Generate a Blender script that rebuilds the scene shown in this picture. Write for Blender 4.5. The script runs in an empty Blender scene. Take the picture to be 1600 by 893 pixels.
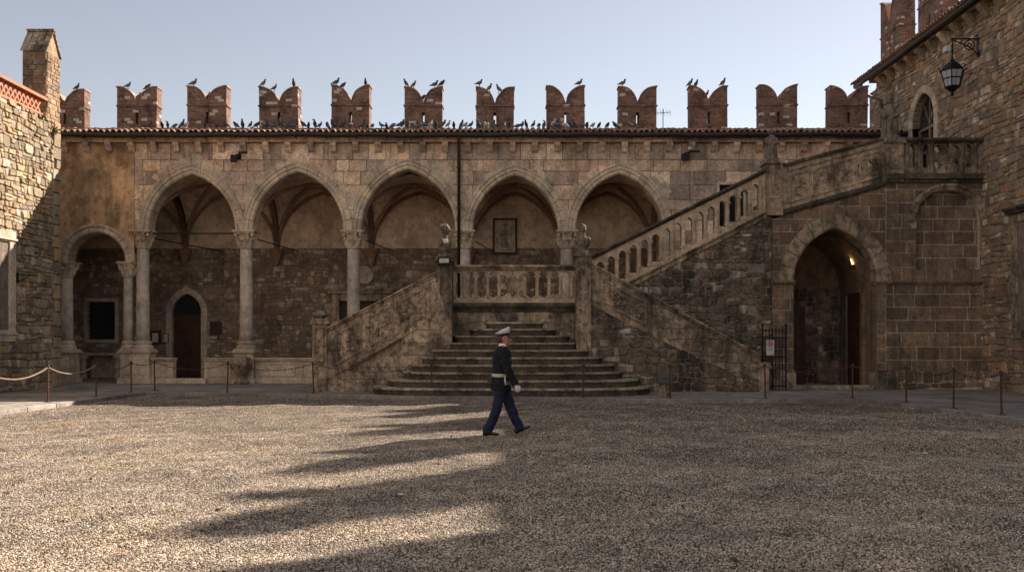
import bpy, bmesh, math, random
import numpy as np
from mathutils import Vector, Matrix

random.seed(7)
rng = np.random.default_rng(11)
SC = bpy.context.scene
COL = SC.collection
R = math.radians

# ------------------------------------------------------------------ camera
EYE, HOR, F = 1.63, 530.0, 1400.0          # eye height, horizon row and focal length in photograph pixels
cam = bpy.data.cameras.new("camera")
cam.sensor_width = 36.0
cam.lens = F / 1600 * 36
cam.shift_y = (HOR - 446.5) / 1600
cam.clip_end = 3000
camo = bpy.data.objects.new("camera", cam)
camo.location = (0, 0, EYE)
camo.rotation_euler = (R(90), 0, 0)
COL.objects.link(camo)
SC.camera = camo

# ------------------------------------------------------------------ sky, sun, exposure
SUN_A, SUN_E = R(40.0), R(33.3)            # azimuth from +X towards +Y, elevation
SKY_STRENGTH, SUN_STRENGTH, EXPOSURE = 0.053, 4.9, 1.5
world = bpy.data.worlds.new("World")
SC.world = world
world.use_nodes = True
wn = world.node_tree.nodes
wn.clear()
sky = wn.new("ShaderNodeTexSky")
sky.sky_type = 'NISHITA'
sky.sun_disc = False
sky.sun_elevation = SUN_E
sky.sun_rotation = math.pi / 2 - SUN_A
sky.altitude = 0
sky.air_density = 1.0
sky.dust_density = 0.15
sky.ozone_density = 1.5
bg = wn.new("ShaderNodeBackground")
bg.inputs[1].default_value = SKY_STRENGTH
wo = wn.new("ShaderNodeOutputWorld")
hs = wn.new("ShaderNodeHueSaturation"); hs.inputs['Saturation'].default_value = 0.6      # hazy, pale sky
tn = wn.new("ShaderNodeMix"); tn.data_type = 'RGBA'; tn.blend_type = 'MULTIPLY'; tn.inputs[0].default_value = 1; tn.inputs[7].default_value = (1.045, .96, .89, 1)
world.node_tree.links.new(sky.outputs[0], hs.inputs['Color'])
world.node_tree.links.new(hs.outputs[0], tn.inputs[6])
# unseen bright cloud added to the sky behind the camera, filling the facade
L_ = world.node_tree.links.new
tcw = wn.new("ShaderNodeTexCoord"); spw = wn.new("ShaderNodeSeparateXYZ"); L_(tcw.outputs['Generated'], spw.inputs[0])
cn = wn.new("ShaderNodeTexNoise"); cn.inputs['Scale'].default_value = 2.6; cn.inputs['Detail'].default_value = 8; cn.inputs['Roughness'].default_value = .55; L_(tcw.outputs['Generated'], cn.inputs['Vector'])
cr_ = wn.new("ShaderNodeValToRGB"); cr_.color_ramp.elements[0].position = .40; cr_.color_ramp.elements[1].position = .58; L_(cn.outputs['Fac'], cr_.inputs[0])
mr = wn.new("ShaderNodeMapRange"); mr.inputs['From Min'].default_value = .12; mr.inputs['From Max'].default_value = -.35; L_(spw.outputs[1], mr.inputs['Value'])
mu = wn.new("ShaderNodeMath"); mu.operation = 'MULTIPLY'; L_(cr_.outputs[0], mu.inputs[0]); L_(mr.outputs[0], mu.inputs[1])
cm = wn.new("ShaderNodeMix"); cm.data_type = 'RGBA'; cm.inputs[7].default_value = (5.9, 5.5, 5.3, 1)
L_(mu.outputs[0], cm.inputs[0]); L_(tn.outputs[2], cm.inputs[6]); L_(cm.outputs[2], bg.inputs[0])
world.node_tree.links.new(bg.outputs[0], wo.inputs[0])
sun = bpy.data.lights.new("sun", 'SUN')
sun.energy = SUN_STRENGTH
sun.angle = R(0.65)
sun.color = (1.0, 0.87, 0.74)
suno = bpy.data.objects.new("sun", sun)
S = Vector((math.cos(SUN_A) * math.cos(SUN_E), math.sin(SUN_A) * math.cos(SUN_E), math.sin(SUN_E)))
suno.rotation_euler = S.to_track_quat('Z', 'Y').to_euler()
suno.location = (60, 60, 60)
COL.objects.link(suno)
SC.view_settings.view_transform = 'Standard'
SC.view_settings.look = 'None'
SC.view_settings.exposure = EXPOSURE
SC.view_settings.gamma = 1.0
SC.view_settings.use_curve_mapping = False
SC.cycles.use_denoising = True
SC.cycles.max_bounces = 8
SC.cycles.diffuse_bounces = 5

# ------------------------------------------------------------------ calibration: photograph pixel + depth -> metres
def X(px, Y): return (px - 800) * Y / F
def Z(py, Y): return EYE + (HOR - py) * Y / F

# ------------------------------------------------------------------ scene bookkeeping
def thing(name, label, cat, loc=(0, 0, 0), rz=0.0, group=None):
    o = bpy.data.objects.new(name, None)
    o.empty_display_size = 0.2
    o.location = loc
    o.rotation_euler = (0, 0, rz)
    COL.objects.link(o)
    o['label'] = label
    o['category'] = cat
    if group: o['group'] = group
    return o

def tag(o, label, cat, group=None):
    o['label'] = label
    o['category'] = cat
    if group: o['group'] = group
    return o

def dup(o, parent=None):
    c = o.copy()
    COL.objects.link(c)
    if parent is not None: c.parent = parent
    for ch in list(o.children): dup(ch, c)
    return c

# ------------------------------------------------------------------ mesh builder
class MB:
    def __init__(s): s.v, s.f, s.r = [], [], []
    def add(s, vs, fs, r=None):
        if r is None: r = random.random()
        b = len(s.v)
        s.v.extend([tuple(p) for p in vs])
        for f in fs:
            s.f.append([b + i for i in f]); s.r.append(r)
    def box(s, x0, x1, y0, y1, z0, z1, r=None):
        s.add([(x0,y0,z0),(x1,y0,z0),(x1,y1,z0),(x0,y1,z0),(x0,y0,z1),(x1,y0,z1),(x1,y1,z1),(x0,y1,z1)],
              [(0,3,2,1),(4,5,6,7),(0,1,5,4),(1,2,6,5),(2,3,7,6),(3,0,4,7)], r)
    def prism(s, poly, fr, d0, d1, r=None, front=True, back=True):
        n = len(poly)
        vs = [fr(u, v, d0) for u, v in poly] + [fr(u, v, d1) for u, v in poly]
        fs = [(i, (i+1) % n, n + (i+1) % n, n + i) for i in range(n)]
        if back: fs.append(tuple(range(n))[::-1])
        if front: fs.append(tuple(range(n, 2*n)))
        s.add(vs, fs, r)
    def sheet(s, poly, fr, d=0, r=None):
        s.add([fr(u, v, d) for u, v in poly], [tuple(range(len(poly)))], r)
    def loft(s, rings, cap=True, r=None, closed=True):
        n = len(rings[0]); vs = [p for q in rings for p in q]; fs = []
        for k in range(len(rings) - 1):
            for i in range(n if closed else n - 1):
                j = (i + 1) % n
                fs.append((k*n+i, k*n+j, (k+1)*n+j, (k+1)*n+i))
        if cap and closed:
            fs.append(tuple(range(n))[::-1]); fs.append(tuple(range((len(rings)-1)*n, len(rings)*n)))
        s.add(vs, fs, r)
    def tube(s, pts, rad, n=8, r=None, cap=True, up=(0, 0, 1)):
        pts = [Vector(p) for p in pts]; rings = []; m = len(pts)
        rads = rad if isinstance(rad, list) else [rad] * m
        side = None
        for i, p in enumerate(pts):
            t = (pts[min(i+1, m-1)] - pts[max(i-1, 0)]).normalized()
            if side is None:
                u = Vector(up)
                if abs(t.dot(u)) > 0.95: u = Vector((1, 0, 0)) if abs(t.x) < .9 else Vector((0, 1, 0))
                side = t.cross(u).normalized()
            else:
                side = (side - t * side.dot(t)).normalized()
            w = side.cross(t)
            q = rads[i]; ra, rb = q if isinstance(q, tuple) else (q, q)
            rings.append([p + side * (ra * math.cos(2*math.pi*k/n + math.pi/n)) + w * (rb * math.sin(2*math.pi*k/n + math.pi/n)) for k in range(n)])
        s.loft(rings, cap, r)
    def lathe(s, prof, cx, cy, n=20, r=None, cap=True):
        s.loft([[(cx + a*math.cos(2*math.pi*k/n), cy + a*math.sin(2*math.pi*k/n), z) for k in range(n)] for a, z in prof], cap, r)
    def blob(s, c, rad, n=8, m=5, r=None, jit=0.0, rot=None):
        c = Vector(c); rx, ry, rz = rad if isinstance(rad, (tuple, list)) else (rad,)*3
        rings = []
        for i in range(1, m):
            th = math.pi * i / m
            rings.append([(rx*math.sin(th)*math.cos(2*math.pi*k/n), ry*math.sin(th)*math.sin(2*math.pi*k/n), -rz*math.cos(th)) for k in range(n)])
        vs = [p for q in rings for p in q] + [(0,0,-rz), (0,0,rz)]
        if jit: vs = [tuple(a * (1 + random.uniform(-jit, jit)) for a in p) for p in vs]
        if rot is not None: vs = [rot @ Vector(p) for p in vs]
        fs = []
        for k in range(m-2):
            for i in range(n): fs.append((k*n+i, k*n+(i+1)%n, (k+1)*n+(i+1)%n, (k+1)*n+i))
        t = (m-1)*n
        for i in range(n):
            fs.append((t, (i+1)%n, i)); fs.append((t+1, (m-2)*n+i, (m-2)*n+(i+1)%n))
        s.add([c + Vector(p) for p in vs], fs, r)
    def mesh(s, name, mat, smooth=False, normals=True):
        me = bpy.data.meshes.new(name)
        me.from_pydata(s.v, [], s.f)
        at = me.attributes.new("rnd", 'FLOAT', 'FACE')
        at.data.foreach_set("value", s.r)
        if normals:
            bm = bmesh.new(); bm.from_mesh(me)
            bmesh.ops.recalc_face_normals(bm, faces=bm.faces)
            bm.to_mesh(me); bm.free()
        if mat: me.materials.append(mat)
        if smooth: me.polygons.foreach_set("use_smooth", [True] * len(me.polygons))
        me.update()
        return me
    def build(s, name, mat, parent=None, smooth=False, bevel=0, local=False, voxel=0, sm=4, rough=0, loc=None, dec=0):
        me = s.mesh(name, mat, smooth)
        o = bpy.data.objects.new(name, me)
        COL.objects.link(o)
        if voxel:
            md = o.modifiers.new("r", 'REMESH'); md.mode = 'VOXEL'; md.voxel_size = voxel; md.use_smooth_shade = True
            if sm:
                md = o.modifiers.new("s", 'SMOOTH'); md.factor = 0.5; md.iterations = sm
            if rough:
                tx = bpy.data.textures.new("t", 'CLOUDS'); tx.noise_scale = rough[1]
                md = o.modifiers.new("d", 'DISPLACE'); md.texture = tx; md.strength = rough[0]; md.mid_level = .5
                md.texture_coords = 'LOCAL'
            if dec:
                md = o.modifiers.new("c", 'DECIMATE'); md.ratio = dec
            dg = bpy.context.evaluated_depsgraph_get()
            nm = bpy.data.meshes.new_from_object(o.evaluated_get(dg))
            o.modifiers.clear(); o.data = nm; nm.name = name
            if mat and not nm.materials: nm.materials.append(mat)
            nm.polygons.foreach_set("use_smooth", [True] * len(nm.polygons))
        if bevel:
            md = o.modifiers.new("b", 'BEVEL'); md.width = bevel; md.segments = 1; md.limit_method = 'ANGLE'; md.angle_limit = R(40)
        if loc is not None: o.location = loc
        if parent is not None:
            o.parent = parent
            if parent.type == 'EMPTY' and not local:
                o.matrix_parent_inverse = Matrix.Translation(-parent.location)
        return o

def FY(Y0): return lambda u, v, d: (u, Y0 - d, v)          # wall facing the camera
def FL(X0): return lambda u, v, d: (X0 + d, u, v)          # left wall, facing +X
def FR(X0): return lambda u, v, d: (X0 - d, u, v)          # right wall, facing -X
def FZ(Z0): return lambda u, v, d: (u, v, Z0 + d)

# ------------------------------------------------------------------ polygons
def area(p): return 0.5 * sum(p[i][0]*p[(i+1) % len(p)][1] - p[(i+1) % len(p)][0]*p[i][1] for i in range(len(p)))
def cen(p): return (sum(a for a, b in p)/len(p), sum(b for a, b in p)/len(p))
def clip(poly, p, q, left=True):
    s = 1 if left else -1
    ex, ey = q[0]-p[0], q[1]-p[1]
    sd = [s * (ex*(b-p[1]) - ey*(a-p[0])) for a, b in poly]
    out = []
    for i in range(len(poly)):
        j = (i+1) % len(poly)
        if sd[i] >= 0: out.append(poly[i])
        if (sd[i] > 0 and sd[j] < 0) or (sd[i] < 0 and sd[j] > 0):
            t = sd[i] / (sd[i]-sd[j])
            out.append((poly[i][0] + t*(poly[j][0]-poly[i][0]), poly[i][1] + t*(poly[j][1]-poly[i][1])))
    return out
def inter(poly, hole):
    for i in range(len(hole)):
        poly = clip(poly, hole[i], hole[(i+1) % len(hole)])
        if len(poly) < 3: return []
    return poly if abs(area(poly)) > 1e-5 else []
def bb(p): return min(a for a, b in p), max(a for a, b in p), min(b for a, b in p), max(b for a, b in p)
def subtract(polys, holes):
    touched = False
    for h in holes:
        hb = bb(h); out = []
        for po in polys:
            b = bb(po)
            if b[0] > hb[1] or b[1] < hb[0] or b[2] > hb[3] or b[3] < hb[2] or not inter(po, h):
                out.append(po); continue
            touched = True
            rem = po
            for i in range(len(h)):
                p, q = h[i], h[(i+1) % len(h)]
                piece = clip(rem, p, q, False)
                if len(piece) > 2 and abs(area(piece)) > 1e-5: out.append(piece)
                rem = clip(rem, p, q, True)
                if len(rem) < 3: break
        polys = out
    return polys, touched

def arch_poly(cx, zs, a, h, zb, n=10):
    """opening with a pointed (h > a) or round (h = a) head; counter-clockwise"""
    rr = (a*a + h*h) / (2*a); e = rr - a; tm = math.acos(e / rr)
    pts = [(cx - a, zb), (cx + a, zb)]
    for i in range(n + 1):
        t = tm * i / n; pts.append((cx - e + rr*math.cos(t), zs + rr*math.sin(t)))
    for i in range(n - 1, -1, -1):
        t = tm * i / n; pts.append((cx + e - rr*math.cos(t), zs + rr*math.sin(t)))
    return pts

def arch_ring(mb, cx, zs, a, h, prof, fr, nv=8, jit=0.006, sub=3, gap=0.006):
    """voussoirs: the closed profile (dr, d) swept up both sides of the arch"""
    rr = (a*a + h*h) / (2*a); e = rr - a
    for sx in (1, -1):
        cuts = [0] + sorted((i + random.uniform(-.12, .12)) / nv for i in range(1, nv)) + [1]
        for k in range(nv):
            g = gap / rr
            t0, t1 = cuts[k] + (g if k else 0), cuts[k+1] - (g if k < nv-1 else 0)
            jd = random.uniform(-jit, jit); rings = []
            for q in range(sub + 1):
                t = t0 + (t1 - t0) * q / sub; ring = []
                for dr, d in prof:
                    th = t * math.acos(e / (rr + dr))
                    ring.append(fr(cx + sx * (-e + (rr+dr)*math.cos(th)), zs + (rr+dr)*math.sin(th), d + jd))
                rings.append(ring)
            mb.loft(rings, True, random.random())

def shrink(poly, f):
    c = cen(poly); return [(c[0] + (a-c[0])*f, c[1] + (b-c[1])*f) for a, b in poly]
def inset(poly, d):
    c = cen(poly); out = []
    for a, b in poly:
        l = math.hypot(a-c[0], b-c[1]) + 1e-6; f = max(0.3, (l-d)/l)
        out.append((c[0] + (a-c[0])*f, c[1] + (b-c[1])*f))
    return out
def stone(mb, poly, fr, p, ins, r=None, base=0.0, rounded=False):
    if r is None: r = random.random()
    n = len(poly)
    rings = [(poly, base), (inset(poly, ins), p)]
    if rounded: rings = [(poly, base), (inset(poly, ins*.35), p*.6), (inset(poly, ins*1.3), p)]
    ex = max(abs(a-b) for q in zip(*poly) for a in q for b in q) + .01
    lim = min(.05, p*.75/ex); tu, tv = random.uniform(-lim, lim), random.uniform(-lim, lim); c = cen(poly)
    mb.loft([[fr(a, b, d + ((a-c[0])*tu + (b-c[1])*tv if d > base else 0)) for a, b in q] for q, d in rings], False, r)
    q, d = rings[-1]
    mb.add([fr(a, b, d + (a-c[0])*tu + (b-c[1])*tv) for a, b in q], [tuple(range(n))], r)

def ashlar(mb, rect, fr, holes=(), region=None, rows=(.36, .5), wid=(.5, 1.1), p=(.004, .016), gap=.012, ins=.012):
    u0, u1, v0, v1 = rect; v = v0
    while v < v1 - .05:
        h = random.uniform(*rows); vt = min(v + h, v1)
        if v1 - vt < .12: vt = v1
        u = u0 - random.uniform(0, wid[0])
        while u < u1:
            w = random.uniform(*wid)
            a, b = max(u, u0) + gap/2, min(u + w, u1) - gap/2
            u += w
            if b - a < .04: continue
            j = lambda: random.uniform(-.004, .004)
            poly = [(a+j(), v+gap/2+j()), (b+j(), v+gap/2+j()), (b+j(), vt-gap/2+j()), (a+j(), vt-gap/2+j())]
            if region:
                poly = inter(poly, region)
                if not poly: continue
            ps, t = subtract([poly], holes)
            pr, r = random.uniform(*p), random.random()
            if not t: stone(mb, poly, fr, pr, ins, r)
            else:
                for q in ps: mb.sheet(q, fr, pr, r)
        v = vt

def rubble(mb, rect, fr, holes=(), region=None, su=.24, sv=.15, p=(.01, .05), gap=.014, jit=.36, big=0.0):
    """roughly coursed rubble: wavy courses of unequal height, broken by split and missing stones"""
    u0, u1, v0, v1 = rect
    vs = [v0]
    while vs[-1] < v1: vs.append(vs[-1] + sv * random.uniform(.6, 1.5))
    ph = [(random.uniform(0, 6), random.uniform(.9, 2.2), random.uniform(0, 6), random.uniform(2.5, 5)) for _ in vs]
    B = lambda k, u: vs[k] + sv*(.2*math.sin(u*ph[k][1]+ph[k][0]) + .1*math.sin(u*ph[k][3]+ph[k][2]))
    region = region or [(u0, v0), (u1, v0), (u1, v1), (u0, v1)]
    for k in range(len(vs)-1):
        u = u0 - random.uniform(0, su); lean = 0.0
        while u < u1:
            w = su * (random.uniform(.45, 1.1) if random.random() > big else random.uniform(1.2, 2.0))
            l2 = random.uniform(-jit, jit) * .22 * su
            a0, a1, b0, b1 = u - lean, u + lean, u + w - l2, u + w + l2
            u += w; lean = l2
            quad = [(a0, B(k, a0)), (b0, B(k, b0)), (b1, B(k+1, b1)), (a1, B(k+1, a1))]
            cells = [quad]
            if random.random() < .28 and quad[3][1]-quad[0][1] > sv*.8:
                f = random.uniform(.38, .62); mid = lambda p_, q_: (p_[0]+(q_[0]-p_[0])*f, p_[1]+(q_[1]-p_[1])*f)
                ml, mr = mid(quad[0], quad[3]), mid(quad[1], quad[2])
                cells = [[quad[0], quad[1], mr, ml], [ml, mr, quad[2], quad[3]]]
            for po in cells:
                if random.random() < .015: continue
                q = []
                n = len(po); js = lambda: random.uniform(-.035, .035)*min(su, sv)*jit/.36
                for t in range(n):
                    a, b, c = po[t-1], po[t], po[(t+1) % n]; f = random.uniform(.06, .24)
                    q.append((b[0]+(a[0]-b[0])*f+js(), b[1]+(a[1]-b[1])*f+js())); q.append((b[0]+(c[0]-b[0])*f+js(), b[1]+(c[1]-b[1])*f+js()))
                q = inset(q, gap*random.uniform(.4, 1.3))
                q = inter(q, region)
                if not q or area(q) < .0015: continue
                if holes:
                    ps, t = subtract([q], holes)
                    if t:
                        for z_ in ps: mb.sheet(z_, fr, random.uniform(*p)*.3, random.random())
                        continue
                stone(mb, q, fr, random.uniform(*p), min(su, sv)*.13, None, 0.0, True)

def openwork(mb, outer, holes, fr, th, r=None):
    if r is None: r = random.random()
    ps, _ = subtract([outer], holes)
    for q in ps:
        mb.sheet(q, fr, 0, r); mb.sheet(q[::-1], fr, -th, r)
    for po in [outer] + list(holes):
        n = len(po)
        for i in range(n):
            a, b = po[i], po[(i+1) % n]
            mb.add([fr(*a, 0), fr(*b, 0), fr(*b, -th), fr(*a, -th)], [(0, 1, 2, 3)], r)

def scroll(mb, fr, cu, cv, rad, turns=1.6, d=0.0, th=.025, flip=1, start=0.0):
    pts = []; n = int(18*turns)
    for i in range(n + 1):
        t = i / n; a = start + flip * 2*math.pi*turns*t; q = rad * (1 - .85*t)
        pts.append(fr(cu + q*math.cos(a), cv + q*math.sin(a), d))
    mb.tube(pts, [th*(1.1-.5*i/n) for i in range(n+1)], 6, random.random())
def lumps(mb, fr, rect, n, size, d=0.0):
    for i in range(n):
        u, v = random.uniform(rect[0], rect[1]), random.uniform(rect[2], rect[3])
        s = random.uniform(.5, 1) * size
        mb.blob(fr(u, v, d), (s, s, s), 7, 4, random.random(), .25)

# ------------------------------------------------------------------ materials
def ramp(nt, fac, stops, interp='LINEAR'):
    n = nt.nodes.new("ShaderNodeValToRGB"); cr = n.color_ramp; cr.interpolation = interp
    while len(cr.elements) < len(stops): cr.elements.new(.5)
    for e, (p, c) in zip(cr.elements, stops):
        e.position = p; e.color = (*c, 1) if len(c) == 3 else c
    nt.links.new(fac, n.inputs[0]); return n.outputs[0]
def noise(nt, vec, scale, detail=4, rough=.55, dist=0.0):
    n = nt.nodes.new("ShaderNodeTexNoise"); n.inputs['Scale'].default_value = scale
    n.inputs['Detail'].default_value = detail; n.inputs['Roughness'].default_value = rough; n.inputs['Distortion'].default_value = dist
    nt.links.new(vec, n.inputs['Vector']); return n.outputs['Fac']
def mixc(nt, mode, fac, a, b):
    n = nt.nodes.new("ShaderNodeMix"); n.data_type = 'RGBA'; n.blend_type = mode
    for s, v in ((n.inputs[0], fac), (n.inputs[6], a), (n.inputs[7], b)):
        if hasattr(v, 'is_linked') or isinstance(v, bpy.types.NodeSocket): nt.links.new(v, s)
        elif isinstance(v, (int, float)): s.default_value = v
        else: s.default_value = (*v, 1)
    return n.outputs[2]
def mathn(nt, op, a, b=None, cl=False):
    n = nt.nodes.new("ShaderNodeMath"); n.operation = op; n.use_clamp = cl
    for s, v in ((n.inputs[0], a), (n.inputs[1], b)):
        if v is None: continue
        if isinstance(v, (int, float)): s.default_value = v
        else: nt.links.new(v, s)
    return n.outputs[0]
def g(v): return (v, v, v)
def base_mat(name, rough=.9, spec=.2):
    m = bpy.data.materials.new(name); m.use_nodes = True; nt = m.node_tree
    b = nt.nodes["Principled BSDF"]; b.inputs['Roughness'].default_value = rough
    b.inputs['Specular IOR Level'].default_value = spec
    tc = nt.nodes.new("ShaderNodeTexCoord")
    return m, nt, b, tc.outputs['Object']
def rnd(nt):
    a = nt.nodes.new("ShaderNodeAttribute"); a.attribute_name = "rnd"; return a.outputs['Fac']
def bump(nt, b, h, strength, dist=.02):
    n = nt.nodes.new("ShaderNodeBump"); n.inputs['Strength'].default_value = strength; n.inputs['Distance'].default_value = dist
    nt.links.new(h, n.inputs['Height']); nt.links.new(n.outputs[0], b.inputs['Normal'])

def stone_mat(name, cols, dirt=(.04, .035, .03), dirt_amt=.5, dirt_at=.56, dirt_scale=1.6, pale=.25, pale_col=(.55, .5, .43), bmp=.5, var=.35, fine=18, vstretch=.45, gain=1.0, finec=.42, mid=.3, smear=None, streak=0.0, interp='LINEAR', drip=0.0):
    cols = [(c[0]*gain*1.01, c[1]*gain*.985, c[2]*gain*.975) for c in cols]
    m, nt, b, co = base_mat(name)
    k = len(cols)
    c = ramp(nt, rnd(nt), [(i/(k-1) if interp == 'LINEAR' else i/k, cols[i]) for i in range(k)], interp)
    big = noise(nt, co, .7, 5, .6)
    c = mixc(nt, 'MULTIPLY', 1.0, c, ramp(nt, big, [(.25, g(1-var)), (.75, g(1+var))]))
    fn = noise(nt, co, fine, 5, .65)
    c = mixc(nt, 'MULTIPLY', 1.0, c, ramp(nt, fn, [(.25, g(1-finec)), (.75, g(1+finec*.92))]))
    c = mixc(nt, 'MULTIPLY', 1.0, c, ramp(nt, noise(nt, co, 3.7, 6, .68), [(.28, g(1-mid)), (.72, g(1+mid))]))
    if smear:
        c = mixc(nt, 'MIX', ramp(nt, noise(nt, co, smear[2], 7, .7), [(.42, g(0)), (.62, g(smear[1]))]), c, smear[0])
    mp = nt.nodes.new("ShaderNodeMapping"); mp.inputs['Scale'].default_value = (1, 1, vstretch); nt.links.new(co, mp.inputs[0])
    dn = noise(nt, mp.outputs[0], dirt_scale, 9, .68, .3)
    c = mixc(nt, 'MIX', ramp(nt, dn, [(dirt_at-.04, g(0)), (dirt_at+.12, g(dirt_amt))]), c, dirt)
    d2 = noise(nt, co, dirt_scale*4.5, 7, .7)
    c = mixc(nt, 'MIX', ramp(nt, d2, [(dirt_at, g(0)), (dirt_at+.1, g(dirt_amt*.7))]), c, dirt)
    if streak:
        m2 = nt.nodes.new("ShaderNodeMapping"); m2.inputs['Scale'].default_value = (5, 5, .35); nt.links.new(co, m2.inputs[0])
        c = mixc(nt, 'MIX', ramp(nt, noise(nt, m2.outputs[0], 1.0, 6, .65), [(.5, g(0)), (.68, g(streak))]), c, dirt)
    if drip:
        m3 = nt.nodes.new("ShaderNodeMapping"); m3.inputs['Scale'].default_value = (7, 7, .5); m3.inputs['Location'].default_value = (3.3, 1.7, .4); nt.links.new(co, m3.inputs[0])
        c = mixc(nt, 'MIX', ramp(nt, noise(nt, m3.outputs[0], 1.0, 3, .5), [(.70, g(0)), (.75, g(drip))]), c, (.6, .56, .5))
    pn = noise(nt, co, 5.5, 7, .7)
    c = mixc(nt, 'MIX', ramp(nt, pn, [(.62, g(0)), (.72, g(pale))]), c, pale_col)
    nt.links.new(c, b.inputs['Base Color'])
    h = mathn(nt, 'ADD', mathn(nt, 'MULTIPLY', fn, .7), mathn(nt, 'MULTIPLY', noise(nt, co, 5, 6, .6), 1.2))
    bump(nt, b, h, bmp, .03)
    return m

def plain(name, col, rough=.6, metal=0.0, var=.25, scale=6.0, bmp=.15, spec=.3):
    m, nt, b, co = base_mat(name, rough, spec)
    b.inputs['Metallic'].default_value = metal
    n = noise(nt, co, scale, 6, .6)
    c = mixc(nt, 'MULTIPLY', 1.0, col, ramp(nt, n, [(.25, g(1-var)), (.75, g(1+var))]))
    nt.links.new(c, b.inputs['Base Color'])
    if bmp: bump(nt, b, noise(nt, co, scale*6, 5, .6), bmp, .01)
    return m

MAT = {}
MAT['ashlar'] = stone_mat("sandstone_blocks", [(.15,.115,.09), (.25,.185,.135), (.31,.225,.155), (.21,.165,.13), (.27,.185,.125), (.36,.285,.205), (.3,.225,.165), (.14,.112,.092), (.23,.175,.135), (.28,.2,.14)], dirt=(.08,.064,.05), dirt_amt=.5, dirt_at=.57, streak=.4, gain=2.25, finec=.5, bmp=1.0, mid=.38, drip=.55)
MAT['mortar'] = stone_mat("lime_mortar", [(.24,.2,.155), (.28,.23,.18)], bmp=.4, gain=.75)
MAT['mortar_dark'] = stone_mat("old_dark_mortar", [(.12,.098,.075), (.16,.13,.1)], bmp=.4, gain=1.5)
MAT['trim'] = stone_mat("carved_grey_stone", [(.25,.2,.15), (.32,.265,.2), (.36,.29,.215), (.28,.24,.19)], dirt_amt=.5, dirt_at=.6, pale=.3, gain=1.6)
MAT['column'] = stone_mat("pale_column_stone", [(.38,.33,.27), (.44,.38,.31)], dirt_amt=.55, dirt_at=.58, dirt_scale=3, pale=.5, gain=1.15, finec=.22)
MAT['stair'] = stone_mat("weathered_stair_stone", [(.2,.15,.105), (.26,.2,.14), (.3,.225,.155), (.17,.135,.1), (.24,.175,.12)], dirt=(.035,.03,.024), dirt_amt=.85, dirt_at=.495, dirt_scale=1.3, pale=.55, streak=.65, bmp=1.0, gain=1.8, finec=.5, mid=.4)
MAT['baluster'] = stone_mat("worn_baluster_stone", [(.24,.18,.125), (.28,.21,.145), (.32,.25,.175)], dirt=(.05,.042,.033), dirt_amt=.55, dirt_at=.57, dirt_scale=2.5, pale=.5, streak=.4, bmp=.9, gain=1.75)
MAT['stair_dark'] = stone_mat("blackened_stair_stone", [(.2,.15,.105), (.26,.2,.14), (.3,.225,.155), (.16,.125,.095)], dirt=(.034,.03,.024), dirt_amt=.85, dirt_at=.5, dirt_scale=1.0, pale=.5, streak=.65, bmp=.8, gain=1.65, drip=.45)
MAT['coping_dark'] = stone_mat("lichened_and_shaded_coping", [(.1,.085,.065), (.14,.115,.09), (.08,.07,.055)], dirt=(.025,.023,.02), dirt_amt=.8, dirt_at=.48, dirt_scale=2, pale=.5, bmp=.8)
MAT['steps'] = stone_mat("mossy_step_stone", [(.07,.056,.04), (.09,.07,.05), (.08,.065,.05), (.26,.22,.17), (.32,.275,.21)], dirt=(.025,.022,.016), dirt_amt=.8, dirt_at=.52, dirt_scale=2.5, pale=.35, vstretch=1, bmp=.9, gain=1.22)
MAT['rub_back'] = stone_mat("loggia_rubble", [(.14,.1,.07), (.17,.125,.09), (.2,.15,.105), (.15,.12,.095), (.19,.13,.09), (.32,.26,.2), (.16,.11,.075), (.26,.2,.15)], dirt_amt=.55, dirt_at=.57, smear=((.17,.125,.09), .8, 2.6), interp="CONSTANT", gain=1.9, bmp=.8)
MAT['rub_left'] = stone_mat("golden_rubble", [(.22,.165,.1), (.32,.245,.15), (.38,.28,.165), (.28,.225,.16), (.33,.215,.115), (.47,.4,.3), (.26,.21,.15), (.32,.265,.175), (.17,.135,.1)], dirt_amt=.55, dirt_at=.58, pale=.4, smear=((.3,.235,.155), .45, 2.4), interp="CONSTANT", gain=1.12, bmp=.9)
MAT['rub_right'] = stone_mat("brown_rubble", [(.16,.115,.075), (.21,.145,.092), (.25,.17,.105), (.18,.135,.095), (.36,.29,.22), (.22,.125,.075), (.21,.16,.11), (.28,.195,.12), (.13,.1,.08)], dirt_amt=.55, dirt_at=.57, smear=((.21,.155,.1), .7, 2.2), interp="CONSTANT", gain=1.75, bmp=.9)
MAT['rub_stair'] = stone_mat("blackened_rubble", [(.12,.092,.068), (.16,.12,.085), (.21,.155,.105), (.13,.105,.08), (.36,.3,.24), (.15,.11,.08)], dirt=(.024,.022,.019), dirt_amt=.9, dirt_at=.49, dirt_scale=1.1, smear=((.15,.115,.085), .7, 2.4), interp="CONSTANT", gain=1.3, bmp=.9)
MAT['block_dark'] = stone_mat("brown_portal_blocks", [(.125,.087,.06), (.165,.115,.078), (.195,.135,.088), (.145,.105,.076), (.175,.112,.073)], dirt_amt=.7, dirt_at=.54, pale=.2, streak=.5, gain=1.3, interp="CONSTANT", bmp=.9, finec=.5)
MAT['joint_pale'] = stone_mat("pale_pointing", [(.26,.22,.17), (.3,.25,.195)], dirt_amt=.5, dirt_at=.56, gain=1.45)
MAT['ochre'] = stone_mat("ochre_render", [(.24,.155,.088), (.24,.155,.088)], dirt=(.1,.07,.046), dirt_amt=.75, dirt_at=.5, dirt_scale=.7, pale=.35, pale_col=(.45,.34,.2), bmp=.2, var=.35, fine=40, gain=2.3, streak=.25, mid=.2)
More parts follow.
